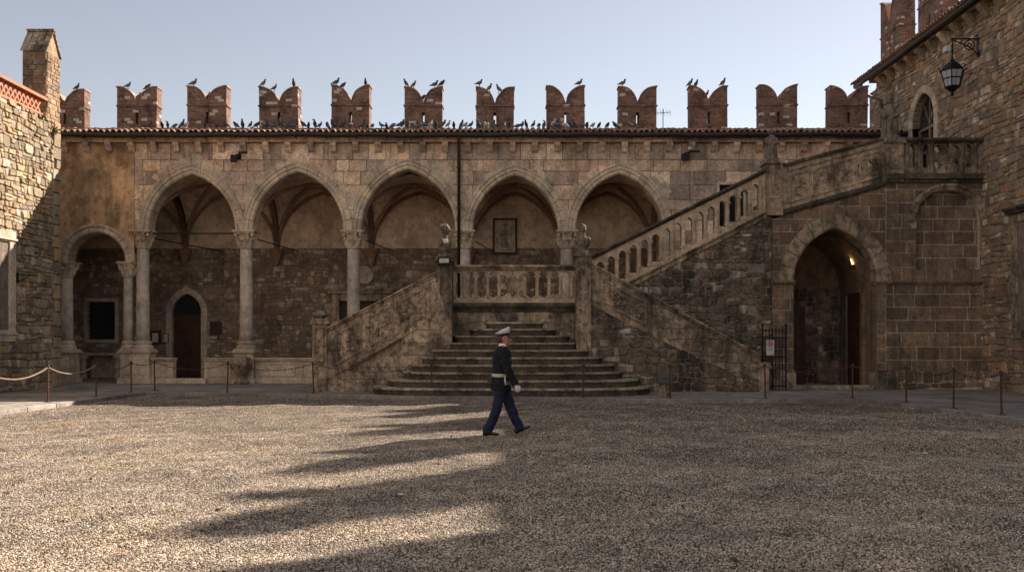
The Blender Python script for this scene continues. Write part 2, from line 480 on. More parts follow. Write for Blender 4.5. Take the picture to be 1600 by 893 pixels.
MAT['buff'] = stone_mat("buff_vault_plaster", [(.43,.335,.25), (.43,.335,.25)], dirt=(.28,.205,.15), dirt_amt=.6, dirt_at=.5, dirt_scale=.8, pale=.4, bmp=.2, var=.22, fine=40, vstretch=1, gain=1.75, mid=.22, streak=.15)
MAT['rib'] = stone_mat("brown_rib_stone", [(.13,.08,.055), (.17,.105,.07), (.15,.1,.075)], dirt_amt=.3, pale=.1, gain=2.0)
MAT['paving'] = stone_mat("grey_flagstones", [(.15,.14,.125), (.19,.175,.155), (.22,.2,.175)], dirt_amt=.4, dirt_at=.58, bmp=.35, vstretch=1, gain=1.25)
MAT['tile'] = stone_mat("old_roof_tiles", [(.18,.1,.065), (.26,.15,.095), (.3,.19,.125), (.2,.14,.1)], dirt_amt=.6, dirt_at=.55, dirt_scale=5, pale=.4, gain=1.3)
MAT['iron'] = plain("black_iron", (.02, .019, .018), .55, .6)
MAT['rust'] = plain("rusty_iron", (.1, .048, .03), .75, .3, .45, 9)
MAT['gutter'] = plain("dark_copper_gutter", (.045, .036, .03), .5, .5)
MAT['lead'] = plain("grey_lead_pipe", (.1, .095, .09), .5, .3)
MAT['wood'] = plain("dark_red_wood", (.06, .026, .016), .55, 0, .4, 4)
MAT['wood_light'] = plain("varnished_wood", (.22, .11, .05), .45, 0, .3, 4)
MAT['dark'] = plain("unlit_room", (.012, .011, .01), .8)
MAT['rope'] = plain("tan_rope", (.19, .135, .09), .9, 0, .25, 30)
MAT['terracotta'] = plain("terracotta_lattice", (.42, .17, .095), .85, 0, .25, 8)
MAT['white'] = plain("white_board", (.5, .48, .45), .5, 0, .08, 5, 0)
MAT['red'] = plain("red_sign_paint", (.4, .03, .03), .5, 0, .1, 5, 0)
MAT['black'] = plain("black_paint", (.015, .015, .015), .5, 0, .1, 5, 0)
MAT['grey_text'] = plain("grey_lettering", (.12, .12, .12), .6, 0, .1, 5, 0)
MAT['statue'] = stone_mat("lichened_statue_stone", [(.2,.17,.13), (.26,.22,.17)], dirt=(.04,.036,.03), dirt_amt=.85, dirt_at=.49, dirt_scale=6, pale=.5, gain=1.15)

def glass_mat(name, col=(.03, .035, .04), rough=.08):
    m, nt, b, co = base_mat(name, rough, .6); b.inputs['Base Color'].default_value = (*col, 1); return m
MAT['pane'] = glass_mat("dark_window_glass")

def brick_mat(name, a1, a2, mort, white=.8):
    m, nt, b, co = base_mat(name)
    sp = nt.nodes.new("ShaderNodeSeparateXYZ"); nt.links.new(co, sp.inputs[0])
    wob = noise(nt, co, 3.5, 4, .6)
    cx = nt.nodes.new("ShaderNodeCombineXYZ")
    nt.links.new(mathn(nt, 'ADD', mathn(nt, 'ADD', sp.outputs[0], sp.outputs[1]), mathn(nt, 'MULTIPLY', wob, .06)), cx.inputs[0])
    nt.links.new(mathn(nt, 'ADD', sp.outputs[2], mathn(nt, 'MULTIPLY', wob, .05)), cx.inputs[1])
    br = nt.nodes.new("ShaderNodeTexBrick"); nt.links.new(cx.outputs[0], br.inputs['Vector'])
    for k, v in (('Scale', 1), ('Mortar Size', .011), ('Mortar Smooth', .3), ('Bias', 0), ('Brick Width', .27), ('Row Height', .078)): br.inputs[k].default_value = v
    br.inputs['Color1'].default_value = (*a1, 1); br.inputs['Color2'].default_value = (*a2, 1); br.inputs['Mortar'].default_value = (*mort, 1)
    c = mixc(nt, 'MULTIPLY', 1, br.outputs['Color'], ramp(nt, noise(nt, co, 1.3, 5, .6), [(.25, g(.6)), (.75, g(1.35))]))
    c = mixc(nt, 'MULTIPLY', 1, c, ramp(nt, noise(nt, co, 14, 5, .65), [(.25, g(.55)), (.75, g(1.4))]))
    c = mixc(nt, 'MIX', ramp(nt, noise(nt, co, 2.2, 8, .7), [(.5, g(0)), (.64, g(.8))]), c, (.045, .037, .031))
    row = mathn(nt, 'FLOOR', mathn(nt, 'DIVIDE', sp.outputs[2], .078*1.3))
    cl = mathn(nt, 'FLOOR', mathn(nt, 'ADD', mathn(nt, 'DIVIDE', mathn(nt, 'ADD', mathn(nt, 'ADD', sp.outputs[0], sp.outputs[1]), mathn(nt, 'MULTIPLY', wob, .06)), .21), mathn(nt, 'MULTIPLY', row, .5)))
    cw = nt.nodes.new("ShaderNodeCombineXYZ"); nt.links.new(cl, cw.inputs[0]); nt.links.new(row, cw.inputs[1])
    wn_ = nt.nodes.new("ShaderNodeTexWhiteNoise"); wn_.noise_dimensions = '2D'; nt.links.new(cw.outputs[0], wn_.inputs['Vector'])
    wm = mathn(nt, 'MULTIPLY', mathn(nt, 'GREATER_THAN', wn_.outputs['Value'], .955), ramp(nt, noise(nt, co, 9, 4, .6), [(.34, g(0)), (.42, g(white))]))
    c = mixc(nt, 'MIX', wm, c, (.55, .5, .43))
    nt.links.new(c, b.inputs['Base Color'])
    h = mathn(nt, 'ADD', mathn(nt, 'MULTIPLY', br.outputs['Fac'], -1.0), noise(nt, co, 20, 5, .6))
    bump(nt, b, h, .7, .02)
    return m
MAT['brick'] = brick_mat("battlement_brick", (.165, .083, .059), (.26, .138, .097), (.19, .158, .13))
MAT['chimney_stone'] = stone_mat("chimney_blocks", [(.2,.13,.08), (.26,.175,.105), (.17,.105,.065), (.3,.21,.135), (.2,.15,.1)], dirt_amt=.6, dirt_at=.53, pale=.3, interp="CONSTANT", gain=1.2, bmp=.9)
MAT['brick_brown'] = brick_mat("chimney_brick", (.19, .11, .065), (.27, .17, .1), (.2, .16, .12), .2)
# ================================================================== ground
PV = 0.08
KERB = [(-11.9, 0), (-10.8, 26.4), (3.36, 23.2), (9.2, 23.2), (9.9, 17.3), (11.9, 0)]
def kerbY(x):
    if x < -10.8: return 26.4
    if x < 3.36: return 26.4 + (23.2-26.4) * (x+10.8) / 14.16
    return 23.2

def gravel_mat(name, stones):
    m, nt, b, co = base_mat(name, .85, .25)
    pal = [(0, (.08, .063, .054)), (.22, (.25, .196, .15)), (.45, (.42, .345, .26)), (.65, (.35, .302, .25)), (.85, (.52, .45, .355)), (1, (.7, .635, .54))]
    if stones:
        oi = nt.nodes.new("ShaderNodeObjectInfo")
        c = ramp(nt, oi.outputs['Random'], pal)
        co = nt.nodes.new("ShaderNodeNewGeometry").outputs['Position']
    else:
        vo = nt.nodes.new("ShaderNodeTexVoronoi"); vo.inputs['Scale'].default_value = 60; vo.inputs['Randomness'].default_value = 1
        nt.links.new(co, vo.inputs['Vector'])
        sx = nt.nodes.new("ShaderNodeSeparateColor"); nt.links.new(vo.outputs['Color'], sx.inputs[0])
        c = ramp(nt, sx.outputs[0], pal)
        c = mixc(nt, 'MULTIPLY', 1, c, ramp(nt, vo.outputs['Distance'], [(.3, g(.62)), (.7, g(.2))]))  # shadow in the gaps between pebbles, painted into the colour
        v2 = nt.nodes.new("ShaderNodeTexVoronoi"); v2.inputs['Scale'].default_value = 17
        nt.links.new(co, v2.inputs['Vector'])
        h = mathn(nt, 'ADD', mathn(nt, 'MULTIPLY', vo.outputs['Distance'], -1.0), mathn(nt, 'MULTIPLY', v2.outputs['Distance'], -1.0))
        h = mathn(nt, 'ADD', h, noise(nt, co, 6, 4, .6))
        bump(nt, b, h, 1.0, .03)
    c = mixc(nt, 'MULTIPLY', 1, c, ramp(nt, noise(nt, co, .5, 6, .65), [(.32, (.74, .74, .76)), (.5, (1, 1, 1)), (.68, (1.22, 1.17, 1.06))]))
    c = mixc(nt, 'MULTIPLY', 1, c, ramp(nt, noise(nt, co, 2.6, 6, .65), [(.32, (.68, .66, .64)), (.68, (1.28, 1.26, 1.24))]))
    c = mixc(nt, 'MIX', ramp(nt, noise(nt, co, .32, 4, .6), [(.6, g(0)), (.8, g(.35))]), c, (.17, .15, .07))
    # a mossy patch of ground by the far right kerb
    gp = nt.nodes.new("ShaderNodeNewGeometry").outputs['Position']
    mm = nt.nodes.new("ShaderNodeMapping"); mm.vector_type = 'TEXTURE'; mm.inputs['Location'].default_value = (7.6, 22.3, 0); mm.inputs['Scale'].default_value = (4.2, 1.9, 5); nt.links.new(gp, mm.inputs[0])
    ln = nt.nodes.new("ShaderNodeVectorMath"); ln.operation = 'LENGTH'; nt.links.new(mm.outputs[0], ln.inputs[0])
    ms = mathn(nt, 'MULTIPLY', ramp(nt, ln.outputs['Value'], [(.2, g(1)), (1.0, g(0))]), ramp(nt, noise(nt, gp, 2.2, 6, .7), [(.4, g(.1)), (.6, g(.85))]))
    c = mixc(nt, 'MIX', ms, c, (.1, .098, .03))
    nt.links.new(c, b.inputs['Base Color'])
    return m

def gz(x, y):
    return .016*np.sin(x*1.3+y*.7) + .012*np.sin(x*.55-y*1.9+1) + .009*np.sin(x*3.1+y*2.3) + .007*np.sin(4.7*x-3.9*y+2)
def gravel_mask(x, y):
    d = np.minimum(np.minimum(x + 11.9 - y*.0417, (9.95 + (23.2-y)*.085) - x), np.array([kerbY(a) for a in np.ravel(x)]).reshape(np.shape(x)) - y)
    return np.clip(d / .6, 0, 1)
xs = np.concatenate([[-400, -120, -50, -25, -16], np.linspace(-12.5, 12.5, 150), [16, 25, 50, 120, 400]])
ys = np.concatenate([[-400, -120, -50, -20, -6, 0], np.linspace(3, 27, 150), [32, 45, 80, 160, 400]])
gx, gy = np.meshgrid(xs, ys)
gm = gravel_mask(gx, gy)
inside = (np.abs(gx) <= 12.5) & (gy >= 3) & (gy <= 27)
zz = np.where(inside, gz(gx, gy) * gm, 0) - .012
mb = MB()
nx = len(xs)
mb.add(list(zip(gx.ravel(), gy.ravel(), zz.ravel())), [(j*nx+i, j*nx+i+1, (j+1)*nx+i+1, (j+1)*nx+i) for j in range(len(ys)-1) for i in range(nx-1)], .5)
gr = mb.build('ground', gravel_mat("courtyard_gravel", False), smooth=True)
gr['kind'] = 'structure'

def scatter(name, n_fn, mat, size, zoff, label, seed):
    """loose stones as one mass: points on the gravel, one little stone instanced on each"""
    rg = np.random.default_rng(seed); pts = []
    for y0, y1, dens in n_fn:
        x0, x1 = -0.62*y1 - .3, 0.62*y1 + .3
        n = int((x1-x0)*(y1-y0)*dens)
        x = rg.uniform(x0, x1, n); y = rg.uniform(y0, y1, n)
        k = (x > -11.9 + y*.0417 + .03) & (x < 9.95 + np.maximum(0, 23.2-y)*.085 - .1) & (y < np.array([kerbY(a) for a in x]) - .02)
        pts.append(np.stack([x[k], y[k]], 1))
    p = np.concatenate(pts)
    z = gz(p[:, 0], p[:, 1]) * gravel_mask(p[:, 0], p[:, 1]) - .012 + zoff
    me = bpy.data.meshes.new(name); me.vertices.add(len(p))
    me.vertices.foreach_set("co", np.column_stack([p, z]).astype(np.float32).ravel())
    me.update()
    o = bpy.data.objects.new(name, me); COL.objects.link(o); o['kind'] = 'stuff'; o['label'] = label
    ng = bpy.data.node_groups.new(name, 'GeometryNodeTree')
    ng.interface.new_socket("Geometry", in_out='INPUT', socket_type='NodeSocketGeometry')
    ng.interface.new_socket("Geometry", in_out='OUTPUT', socket_type='NodeSocketGeometry')
    N = ng.nodes.new; L = ng.links.new
    i, ou = N("NodeGroupInput"), N("NodeGroupOutput")
    mp = N("GeometryNodeMeshToPoints")
    ico = N("GeometryNodeMeshIcoSphere"); ico.inputs['Subdivisions'].default_value = 1; ico.inputs['Radius'].default_value = 1
    sm = N("GeometryNodeSetMaterial"); sm.inputs['Material'].default_value = mat
    iop = N("GeometryNodeInstanceOnPoints")
    rs = N("FunctionNodeRandomValue"); rs.data_type = 'FLOAT_VECTOR'
    rs.inputs[0].default_value = tuple(a*size for a in (.55, .55, .4)); rs.inputs[1].default_value = tuple(a*size for a in (1.5, 1.25, 1.0))
    rr = N("FunctionNodeRandomValue"); rr.data_type = 'FLOAT_VECTOR'; rr.inputs[0].default_value = (-.5, -.5, 0); rr.inputs[1].default_value = (.5, .5, 6.28); rr.inputs['Seed'].default_value = 5
    L(i.outputs[0], mp.inputs['Mesh']); L(ico.outputs['Mesh'], sm.inputs['Geometry']); L(sm.outputs[0], iop.inputs['Instance'])
    L(mp.outputs[0], iop.inputs['Points']); L(rs.outputs[0], iop.inputs['Scale']); L(rr.outputs[0], iop.inputs['Rotation'])
    L(iop.outputs[0], ou.inputs[0])
    md = o.modifiers.new("g", 'NODES'); md.node_group = ng
    return o
GRAVEL_BANDS = [(5.4, 7, 3300), (7, 9, 2800), (9, 12, 2000), (12, 16, 1300), (16, 20, 700), (20, 26.5, 360)]
scatter('gravel', GRAVEL_BANDS, gravel_mat("gravel_stones", True), .0092, .001, "loose grey and buff gravel of the courtyard", 3)
m_leaf = plain("dead_leaf_brown", (.12, .05, .02), .8, 0, .5, 2, 0)
scatter('fallen_leaves', [(5.6, 12, .35), (12, 24, .15)], m_leaf, .02, .012, "small brown dead leaves scattered on the gravel", 8)

# pavement: flagstones in four convex fields
mb = MB()
FIELDS = [([(-14.9, -2), (-11.98, -2), (-10.8, 26.4), (-14.9, 26.4)], (1.0, 1.6), (.6, 1.0)),
          ([(-19, 26.4), (-10.8, 26.4), (3.36, 23.2), (3.36, 36), (-19, 36)], (.7, .9), (.8, 1.7)),
          ([(3.36, 23.2), (9.2, 23.2), (9.2, 36), (3.36, 36)], (.7, .9), (.8, 1.7)),
          ([(9.2, 23.2), (9.9, 17.3), (12.1, -2), (14.7, -2), (14.7, 36), (9.2, 36)], (.7, 1.0), (.7, 1.4))]
for reg, rw, wd in FIELDS:
    mb.prism(reg, FZ(0), -.05, PV - .008, .3)
    b = bb(reg)
    ashlar(mb, b, FZ(PV - .008), (), reg, rw, wd, (.005, .011), .02, .008)
pv = mb.build('pavement', MAT['paving']); pv['kind'] = 'structure'
mb = MB()
for (a, b) in zip(KERB[:-1], KERB[1:]):
    a, b = Vector(a), Vector(b); n = max(1, int((b-a).length / 1.2)); t = (b-a).normalized(); q = Vector((-t.y, t.x))
    for k in range(n):
        p0, p1 = a + (b-a)*(k/n) + t*.006, a + (b-a)*((k+1)/n) - t*.006
        zt = PV + random.uniform(.006, .014)
        mb.prism([tuple(p0 - q*.02), tuple(p1 - q*.02), tuple(p1 + q*.26), tuple(p0 + q*.26)], FZ(0), -.05, zt, random.random())
kb = mb.build('kerb', MAT['paving'], bevel=.012); kb['kind'] = 'structure'

# ================================================================== loggia palace
YF, YB = 31.5, 36.0
CAPZ = Z(360, YF)                                     # springing of the big arches
COLX = [X(p, YF) for p in (218, 381, 550, 725, 886, 1050)]
pal = thing('loggia_palace', 'brown stone palace front with five pointed arches, brick battlements and pigeons along its tiled eaves', 'building', (-2, YF, 0))
A_IN, H_IN = [], []
arches = []
for a, b in zip(COLX[:-1], COLX[1:]):
    cx = (a+b)/2; hw = (b-a)/2 - .31
    arches.append((cx, CAPZ, hw, 1.30*hw))
CX0, R0, SP0 = X(150, YF), 1.02, 4.36                 # small round arch at the left
mid = .30
holes_big = [arch_poly(cx, zs, (hw+mid*.8), math.sqrt(((hw*hw+h*h)/(2*hw)+mid*.8)**2 - ((hw*hw+h*h)/(2*hw)-hw)**2), CAPZ-.5, 10) for cx, zs, hw, h in arches]
WIN = [(X(1124, YF), 5.6), (X(1162, YF), 5.6), (X(1162, YF), Z(289, YF)), (X(1124, YF), Z(289, YF))]
XL, XR, ZT = X(210, YF), 13.55, Z(224, YF)
mb = MB()
full = [(XL, CAPZ), (XR, CAPZ), (XR, ZT), (XL, ZT)]
for q in subtract([full], holes_big + [WIN])[0]:
    mb.sheet(q, FY(YF), 0, .5); mb.sheet(q[::-1], FY(YF), -.6, .5)
low = [(COLX[-1]+.1, 0), (XR, 0), (XR, CAPZ), (COLX[-1]+.1, CAPZ)]
mb.prism(low, FY(YF), -.6, 0, .5)
mb.sheet([(-.6, CAPZ), (0, CAPZ), (0, ZT), (-.6, ZT)], lambda u, v, d: (XR, YF-u, v), 0, .5)
mb.build('wall_core', MAT['mortar'], pal)
mb = MB()
ashlar(mb, (XL, XR, CAPZ, ZT), FY(YF), holes_big + [WIN], None, (.3, .52), (.45, 1.15), (.006, .026), .018, .01)
ashlar(mb, (COLX[-1]+.1, XR, 0, CAPZ), FY(YF), (), None, (.36, .52), (.45, 1.15), (.004, .02))
mb.build('ashlar_wall', MAT['ashlar'], pal)
# ochre rendered bay over the small arch
mb = MB()
h0 = arch_poly(CX0, SP0, R0+.2, R0+.2, SP0-.6, 10)
for q in subtract([[(-19, SP0), (XL-.004, SP0), (XL-.004, ZT), (-19, ZT)]], [h0])[0]:
    mb.sheet(q, FY(YF), .012, .5); mb.sheet(q[::-1], FY(YF), -.6, .5)
mb.build('rendered_wall', MAT['ochre'], pal)
# arches
PROF = [(0, -.6), (0, -.02), (.05, .03), (.09, .03), (.10, .005), (.145, .005), (.16, .05), (.25, .055), (.30, .09), (.335, .085), (.345, .0), (.345, -.6)]
for cx, zs, hw, h in arches:
    mb = MB(); arch_ring(mb, cx, zs, hw, h, PROF, FY(YF), 8, .008, 3, .005)
    rr = (hw*hw+h*h)/(2*hw)
    for sx in (1, -1):
        for k in range(2, 8):
            if random.random() < .3: continue
            w_ = random.uniform(.1, .38); t0, t1 = k/8+.006, (k+1)/8-.006; ring2 = []
            for t in (t0, (t0+t1)/2, t1):
                ring2.append([FY(YF)(cx + sx*(-(rr-hw)+(rr+dr)*math.cos(t*math.acos((rr-hw)/(rr+dr)))), zs+(rr+dr)*math.sin(t*math.acos((rr-hw)/(rr+dr))), d) for dr, d in ((.35, -.02), (.35, .025), (.35+w_, .023), (.35+w_, -.02))])
            mb.loft(ring2, True, random.choice([.1, .35, .6, .95, 1.0]))
    mb.build('arch', MAT['trim'], pal)
mb = MB(); arch_ring(mb, CX0, SP0, R0, R0*1.0001, [(0, -.6), (0, -.02), (.06, .03), (.12, .03), (.13, .0), (.2, .0), (.22, .05), (.30, .07), (.31, 0), (.31, -.6)], FY(YF), 7, .006, 3, .005)
mb.build('arch', MAT['trim'], pal)

def column(x, y, zb, ztop, rad, ped, parent=pal, capH=.62):
    zc = ztop - capH
    mb = MB(); mb.lathe([(rad*1.04, zb+.28), (rad, zb+.6), (rad*.93, zc-.1), (rad*.92, zc)], x, y, 22)
    col = mb.build('column', MAT['column'], parent, smooth=True)
    mb = MB()
    mb.lathe([(rad*.92, zc), (rad*1.12, zc+.02), (rad*1.12, zc+.07), (rad*.95, zc+.09), (rad*1.0, zc+.3), (rad*1.35, ztop-.1)], x, y, 20)
    for ring, (zz0, hh, rr0, n) in enumerate([(zc+.1, .24, rad*1.02, 8), (zc+.28, .24, rad*1.12, 8)]):
        for k in range(n):
            a = 2*math.pi*(k + .5*ring)/n
            ca, sa = math.cos(a), math.sin(a)
            pts = [(x+ca*(rr0+o), y+sa*(rr0+o), zz0+t*hh) for o, t in ((.0, 0), (.03, .5), (.07, .9), (.13, 1.0), (.15, .8))]
            mb.tube(pts, [(.03, .055), (.03, .07), (.03, .06), (.03, .05), (.02, .03)], 6, random.random())
    for k in range(4):
        a = math.pi/4 + k*math.pi/2
        mb.blob((x+math.cos(a)*rad*1.75, y+math.sin(a)*rad*1.75, ztop-.15), .07, 7, 5)
    q = rad*1.55
    mb.box(x-q, x+q, y-q, y+q, ztop-.09, ztop-.035); mb.box(x-q-.05, x+q+.05, y-q-.05, y+q+.05, ztop-.035, ztop+.01)
    mb.build('capital', MAT['trim'], col, local=True)
    mb = MB()
    mb.lathe([(rad*1.5, zb), (rad*1.55, zb+.05), (rad*1.5, zb+.1), (rad*1.25, zb+.13), (rad*1.25, zb+.17), (rad*1.35, zb+.2), (rad*1.3, zb+.26), (rad*1.05, zb+.29)], x, y, 20)
    mb.build('column_base', MAT['trim'], col, smooth=False, local=True)
    if ped:
        q = ped; mb = MB()
        mb.box(x-q-.07, x+q+.07, y-q-.07, y+q+.07, PV, PV+.18); mb.box(x-q, x+q, y-q, y+q, PV+.18, zb-.14)
        mb.box(x-q-.06, x+q+.06, y-q-.06, y+q+.06, zb-.14, zb-.06); mb.box(x-q-.02, x+q+.02, y-q-.02, y+q+.02, zb-.06, zb)
        mb.box(x-q*.7, x+q*.7, y-q-.02, y-q, PV+.32, zb-.26)
        mb.build('pedestal', MAT['trim'], col, local=True, bevel=.012)
    return col
YC = YF + .3
for i, x in enumerate(COLX[:5]):
    column(x, YC, Z(545, YF), CAPZ, .23, .34)
column(CX0 - 1.16, YC, Z(545, YF), SP0, .2, .3, capH=.55)
column(COLX[0] - .52, YC, Z(545, YF), SP0, .17, .22, capH=.55)
# pier where the arcade ends behind the stair
mb = MB(); mb.box(COLX[-1]-.3, COLX[-1]+.098, YF+.003, YF+.6, PV, CAPZ); mb.build('end_pier', MAT['trim'], pal)

# parapet bench between the pedestals
def bench(x0, x1):
    mb = MB(); zt = Z(559, YF)
    mb.box(x0, x1, YF+.1, YF+.5, PV, PV+.16); mb.box(x0, x1, YF+.14, YF+.46, PV+.16, zt-.1)
    mb.box(x0, x1, YF+.06, YF+.54, zt-.1, zt-.04); mb.box(x0, x1, YF+.02, YF+.58, zt-.04, zt)
    n = max(1, int((x1-x0)/1.1)); w = (x1-x0)/n
    for k in range(n):
        a, b = x0+k*w+.12, x0+(k+1)*w-.12
        for (p, q, r_, s) in ((a, b, PV+.24, PV+.28), (a, b, zt-.22, zt-.18), (a, a+.04, PV+.28, zt-.22), (b-.04, b, PV+.28, zt-.22)):
            mb.box(p, q, YF+.115, YF+.14, r_, s)
    mb.build('parapet_bench', MAT['trim'], pal, bevel=.008)
DX = X(292, YB)
bench(COLX[0]+.36, X(268, YF)); bench(X(317, YF), COLX[1]-.36); bench(COLX[1]+.36, COLX[2]-.36)
mb = MB(); mb.box(X(262, YF), X(323, YF), YF-.15, YF+.6, PV+.002, PV+.17); mb.build('door_step', MAT['trim'], pal, bevel=.01)

# back wall of the loggia: rubble below, plaster above
ZP = Z(388, YB)
DOOR = arch_poly(DX, Z(488, YB), .58, .76, PV, 8)
WINB = [(X(137, YB), Z(530, YB)), (X(180, YB), Z(530, YB)), (X(180, YB), Z(471, YB)), (X(137, YB), Z(471, YB))]
DOOR2 = [(X(531, YB), PV), (X(598, YB), PV), (X(598, YB), Z(470, YB)), (X(531, YB), Z(470, YB))]
NICH = arch_poly(X(160, YB), .62, .62, .4, PV, 6)
mb = MB()
for q in subtract([[(-19.5, 0), (6, 0), (6, ZP), (-19.5, ZP)]], [DOOR, WINB, DOOR2, NICH])[0]: mb.sheet(q, FY(YB), 0, .4)
mb.build('back_wall_core', MAT['mortar_dark'], pal)
mb = MB()
rubble(mb, (-19.5, 6, PV, ZP), FY(YB), [DOOR, WINB, DOOR2, NICH, inset(WINB, -.15)], None, .29, .18, (.006, .035), .012, .6, .2)
mb.build('rubble_wall', MAT['rub_back'], pal)
mb = MB()
mb.box(-19.5, 6, YB-.03, YB+.3, ZP, 8.5); mb.box(-19.5, 6, YB-.05, YB-.03, ZP, ZP+.06)
mb.box(5.75, 6.0, YF+.6, YB-.05, PV, 8.5); mb.box(-19.8, -19.5, YF, YB+.3, PV, 8.5)
mb.build('plaster_wall', MAT['buff'], pal)
mb = MB(); mb.box(-19.8, XR, YF+.62, YB+.3, 8.34, 8.5); mb.build('attic_floor', MAT['dark'], pal)
mb = MB(); mb.box(-19.8, XR, YB+1.2, YB+1.3, 0, 9.3); mb.build('rear_wall', MAT['mortar_dark'], pal)
# pointed door
mb = MB(); arch_ring(mb, DX, Z(488, YB), .58, .76, [(0, -.25), (0, .02), (.06, .05), (.24, .05), (.24, -.02)], FY(YB), 5, .004)
for s in (-1, 1):
    z = PV
    while z < Z(488, YB) - .05:
        h = min(random.uniform(.35, .6), Z(488, YB) - z); mb.box(DX+s*.58 if s > 0 else DX-.82, DX+.82 if s > 0 else DX-.58, YB-.05, YB+.25, z+.004, z+h-.004); z += h
surround = mb.build('door_surround', MAT['trim'], pal)
mb = MB()
ztr = Z(495, YB)
for k in range(6): mb.box(DX-.57+k*.19+.004, DX-.57+(k+1)*.19-.004, YB+.13, YB+.18, PV+.01, ztr)
mb.box(DX-.58, DX+.58, YB+.1, YB+.18, ztr, ztr+.09)
for z in (PV+.12, 1.15, 2.05): mb.box(DX-.57, DX+.57, YB+.11, YB+.13, z, z+.12)
door = mb.build('door', MAT['wood'], pal)
mb = MB(); mb.blob((DX+.12, YB+.09, 1.2), .035); mb.build('handle', MAT['iron'], door, local=True)
mb = MB(); tym = inter(inset(arch_poly(DX, Z(488, YB), .58, .76, ztr+.05, 8), -.0), [(DX-1, ztr+.09), (DX+1, ztr+.09), (DX+1, 9), (DX-1, 9)])
mb.prism(tym, FY(YB), -.2, -.17, .5); mb.build('fanlight_glass', MAT['pane'], door, local=True)
mb = MB()
for k in range(-4, 5):
    for s in (1, -1):
        a, b = (DX+k*.26-.9*s, ztr-.3), (DX+k*.26+.9*s, ztr+1.5)
        n = 24; pts = [(a[0]+(b[0]-a[0])*i/n, a[1]+(b[1]-a[1])*i/n) for i in range(n+1)]
        pts = [p for p in pts if p[1] > ztr+.09 and inter([(p[0]-.01, p[1]-.01), (p[0]+.01, p[1]-.01), (p[0]+.01, p[1]+.01), (p[0]-.01, p[1]+.01)], shrink(tym, .97))]
        if len(pts) > 1: mb.tube([(p[0], YB+.16, p[1]) for p in (pts[0], pts[-1])], .01, 5)
mb.build('fanlight_grille', MAT['iron'], door, local=True)
# barred window and side door on the back wall
def rect_window(u0, u1, v0, v1, fr, nu, nv, frame_w, frame_mat, parent, depth=.22, sill=True):
    mb = MB()
    for a in ((u0-frame_w, u0, v0-frame_w, v1+frame_w), (u1, u1+frame_w, v0-frame_w, v1+frame_w), (u0, u1, v1, v1+frame_w), (u0, u1, v0-frame_w, v0)):
        mb.prism([(a[0], a[2]), (a[1], a[2]), (a[1], a[3]), (a[0], a[3])], fr, -depth, .05, random.random())
    w = mb.build('window', frame_mat, parent, bevel=.012)
    mb = MB(); mb.prism([(u0, v0), (u1, v0), (u1, v1), (u0, v1)], fr, -depth-.03, -depth+.02); mb.build('pane', MAT['pane'], w, local=True)
    mb = MB()
    for k in range(1, nu): u = u0+(u1-u0)*k/nu; mb.tube([fr(u, v0, -.06), fr(u, v1, -.06)], .013, 6)
    for k in range(1, nv): v = v0+(v1-v0)*k/nv; mb.tube([fr(u0, v, -.06), fr(u1, v, -.06)], .013, 6)
    mb.build('grille', MAT['iron'], w, local=True)
    return w
rect_window(WINB[0][0], WINB[1][0], WINB[0][1], WINB[2][1], FY(YB), 7, 8, .14, MAT['trim'], pal)
mb = MB()
for a in ((DOOR2[0][0]-.3, DOOR2[0][0], PV, DOOR2[2][1]+.3), (DOOR2[1][0], DOOR2[1][0]+.3, PV, DOOR2[2][1]+.3), (DOOR2[0][0], DOOR2[1][0], DOOR2[2][1], DOOR2[2][1]+.3)):
    mb.box(a[0], a[1], YB-.08, YB+.25, a[2], a[3])
mb.box(DOOR2[0][0]-.45, DOOR2[1][0]+.45, YB-.2, YB, DOOR2[2][1]+.3, DOOR2[2][1]+.42); mb.box(DOOR2[0][0]-.55, DOOR2[1][0]+.55, YB-.27, YB, DOOR2[2][1]+.42, DOOR2[2][1]+.5)
mb.build('door_surround', MAT['stair_dark'], pal, bevel=.01)
mb = MB(); mb.box(DOOR2[0][0], DOOR2[1][0], YB+.14, YB+.2, PV, DOOR2[2][1])
for k in range(2):
    for z in (.3, 1.3, 2.2): a = DOOR2[0][0]+.1+k*.85; mb.box(a, a+.7, YB+.12, YB+.14, z, z+.75)
d2 = mb.build('door', MAT['wood'], pal, bevel=.01)
mb = MB(); mb.blob((DOOR2[0][0]+.95, YB+.1, 1.2), .035); mb.build('handle', MAT['iron'], d2, local=True)
mb = MB(); mb.box(X(131, YB), X(190, YB), YB-.25, YB, 1.0, 1.1)
for p in (133, 186): mb.lathe([(.16, PV), (.16, PV+.1), (.1, PV+.16), (.13, .5), (.1, .8), (.17, .9), (.18, 1.0)], X(p, YB), YB-.18, 12)
mb.prism(NICH, FY(YB), -.4, -.36, .2)
mb.build('stone_fireplace', MAT['trim'], pal)

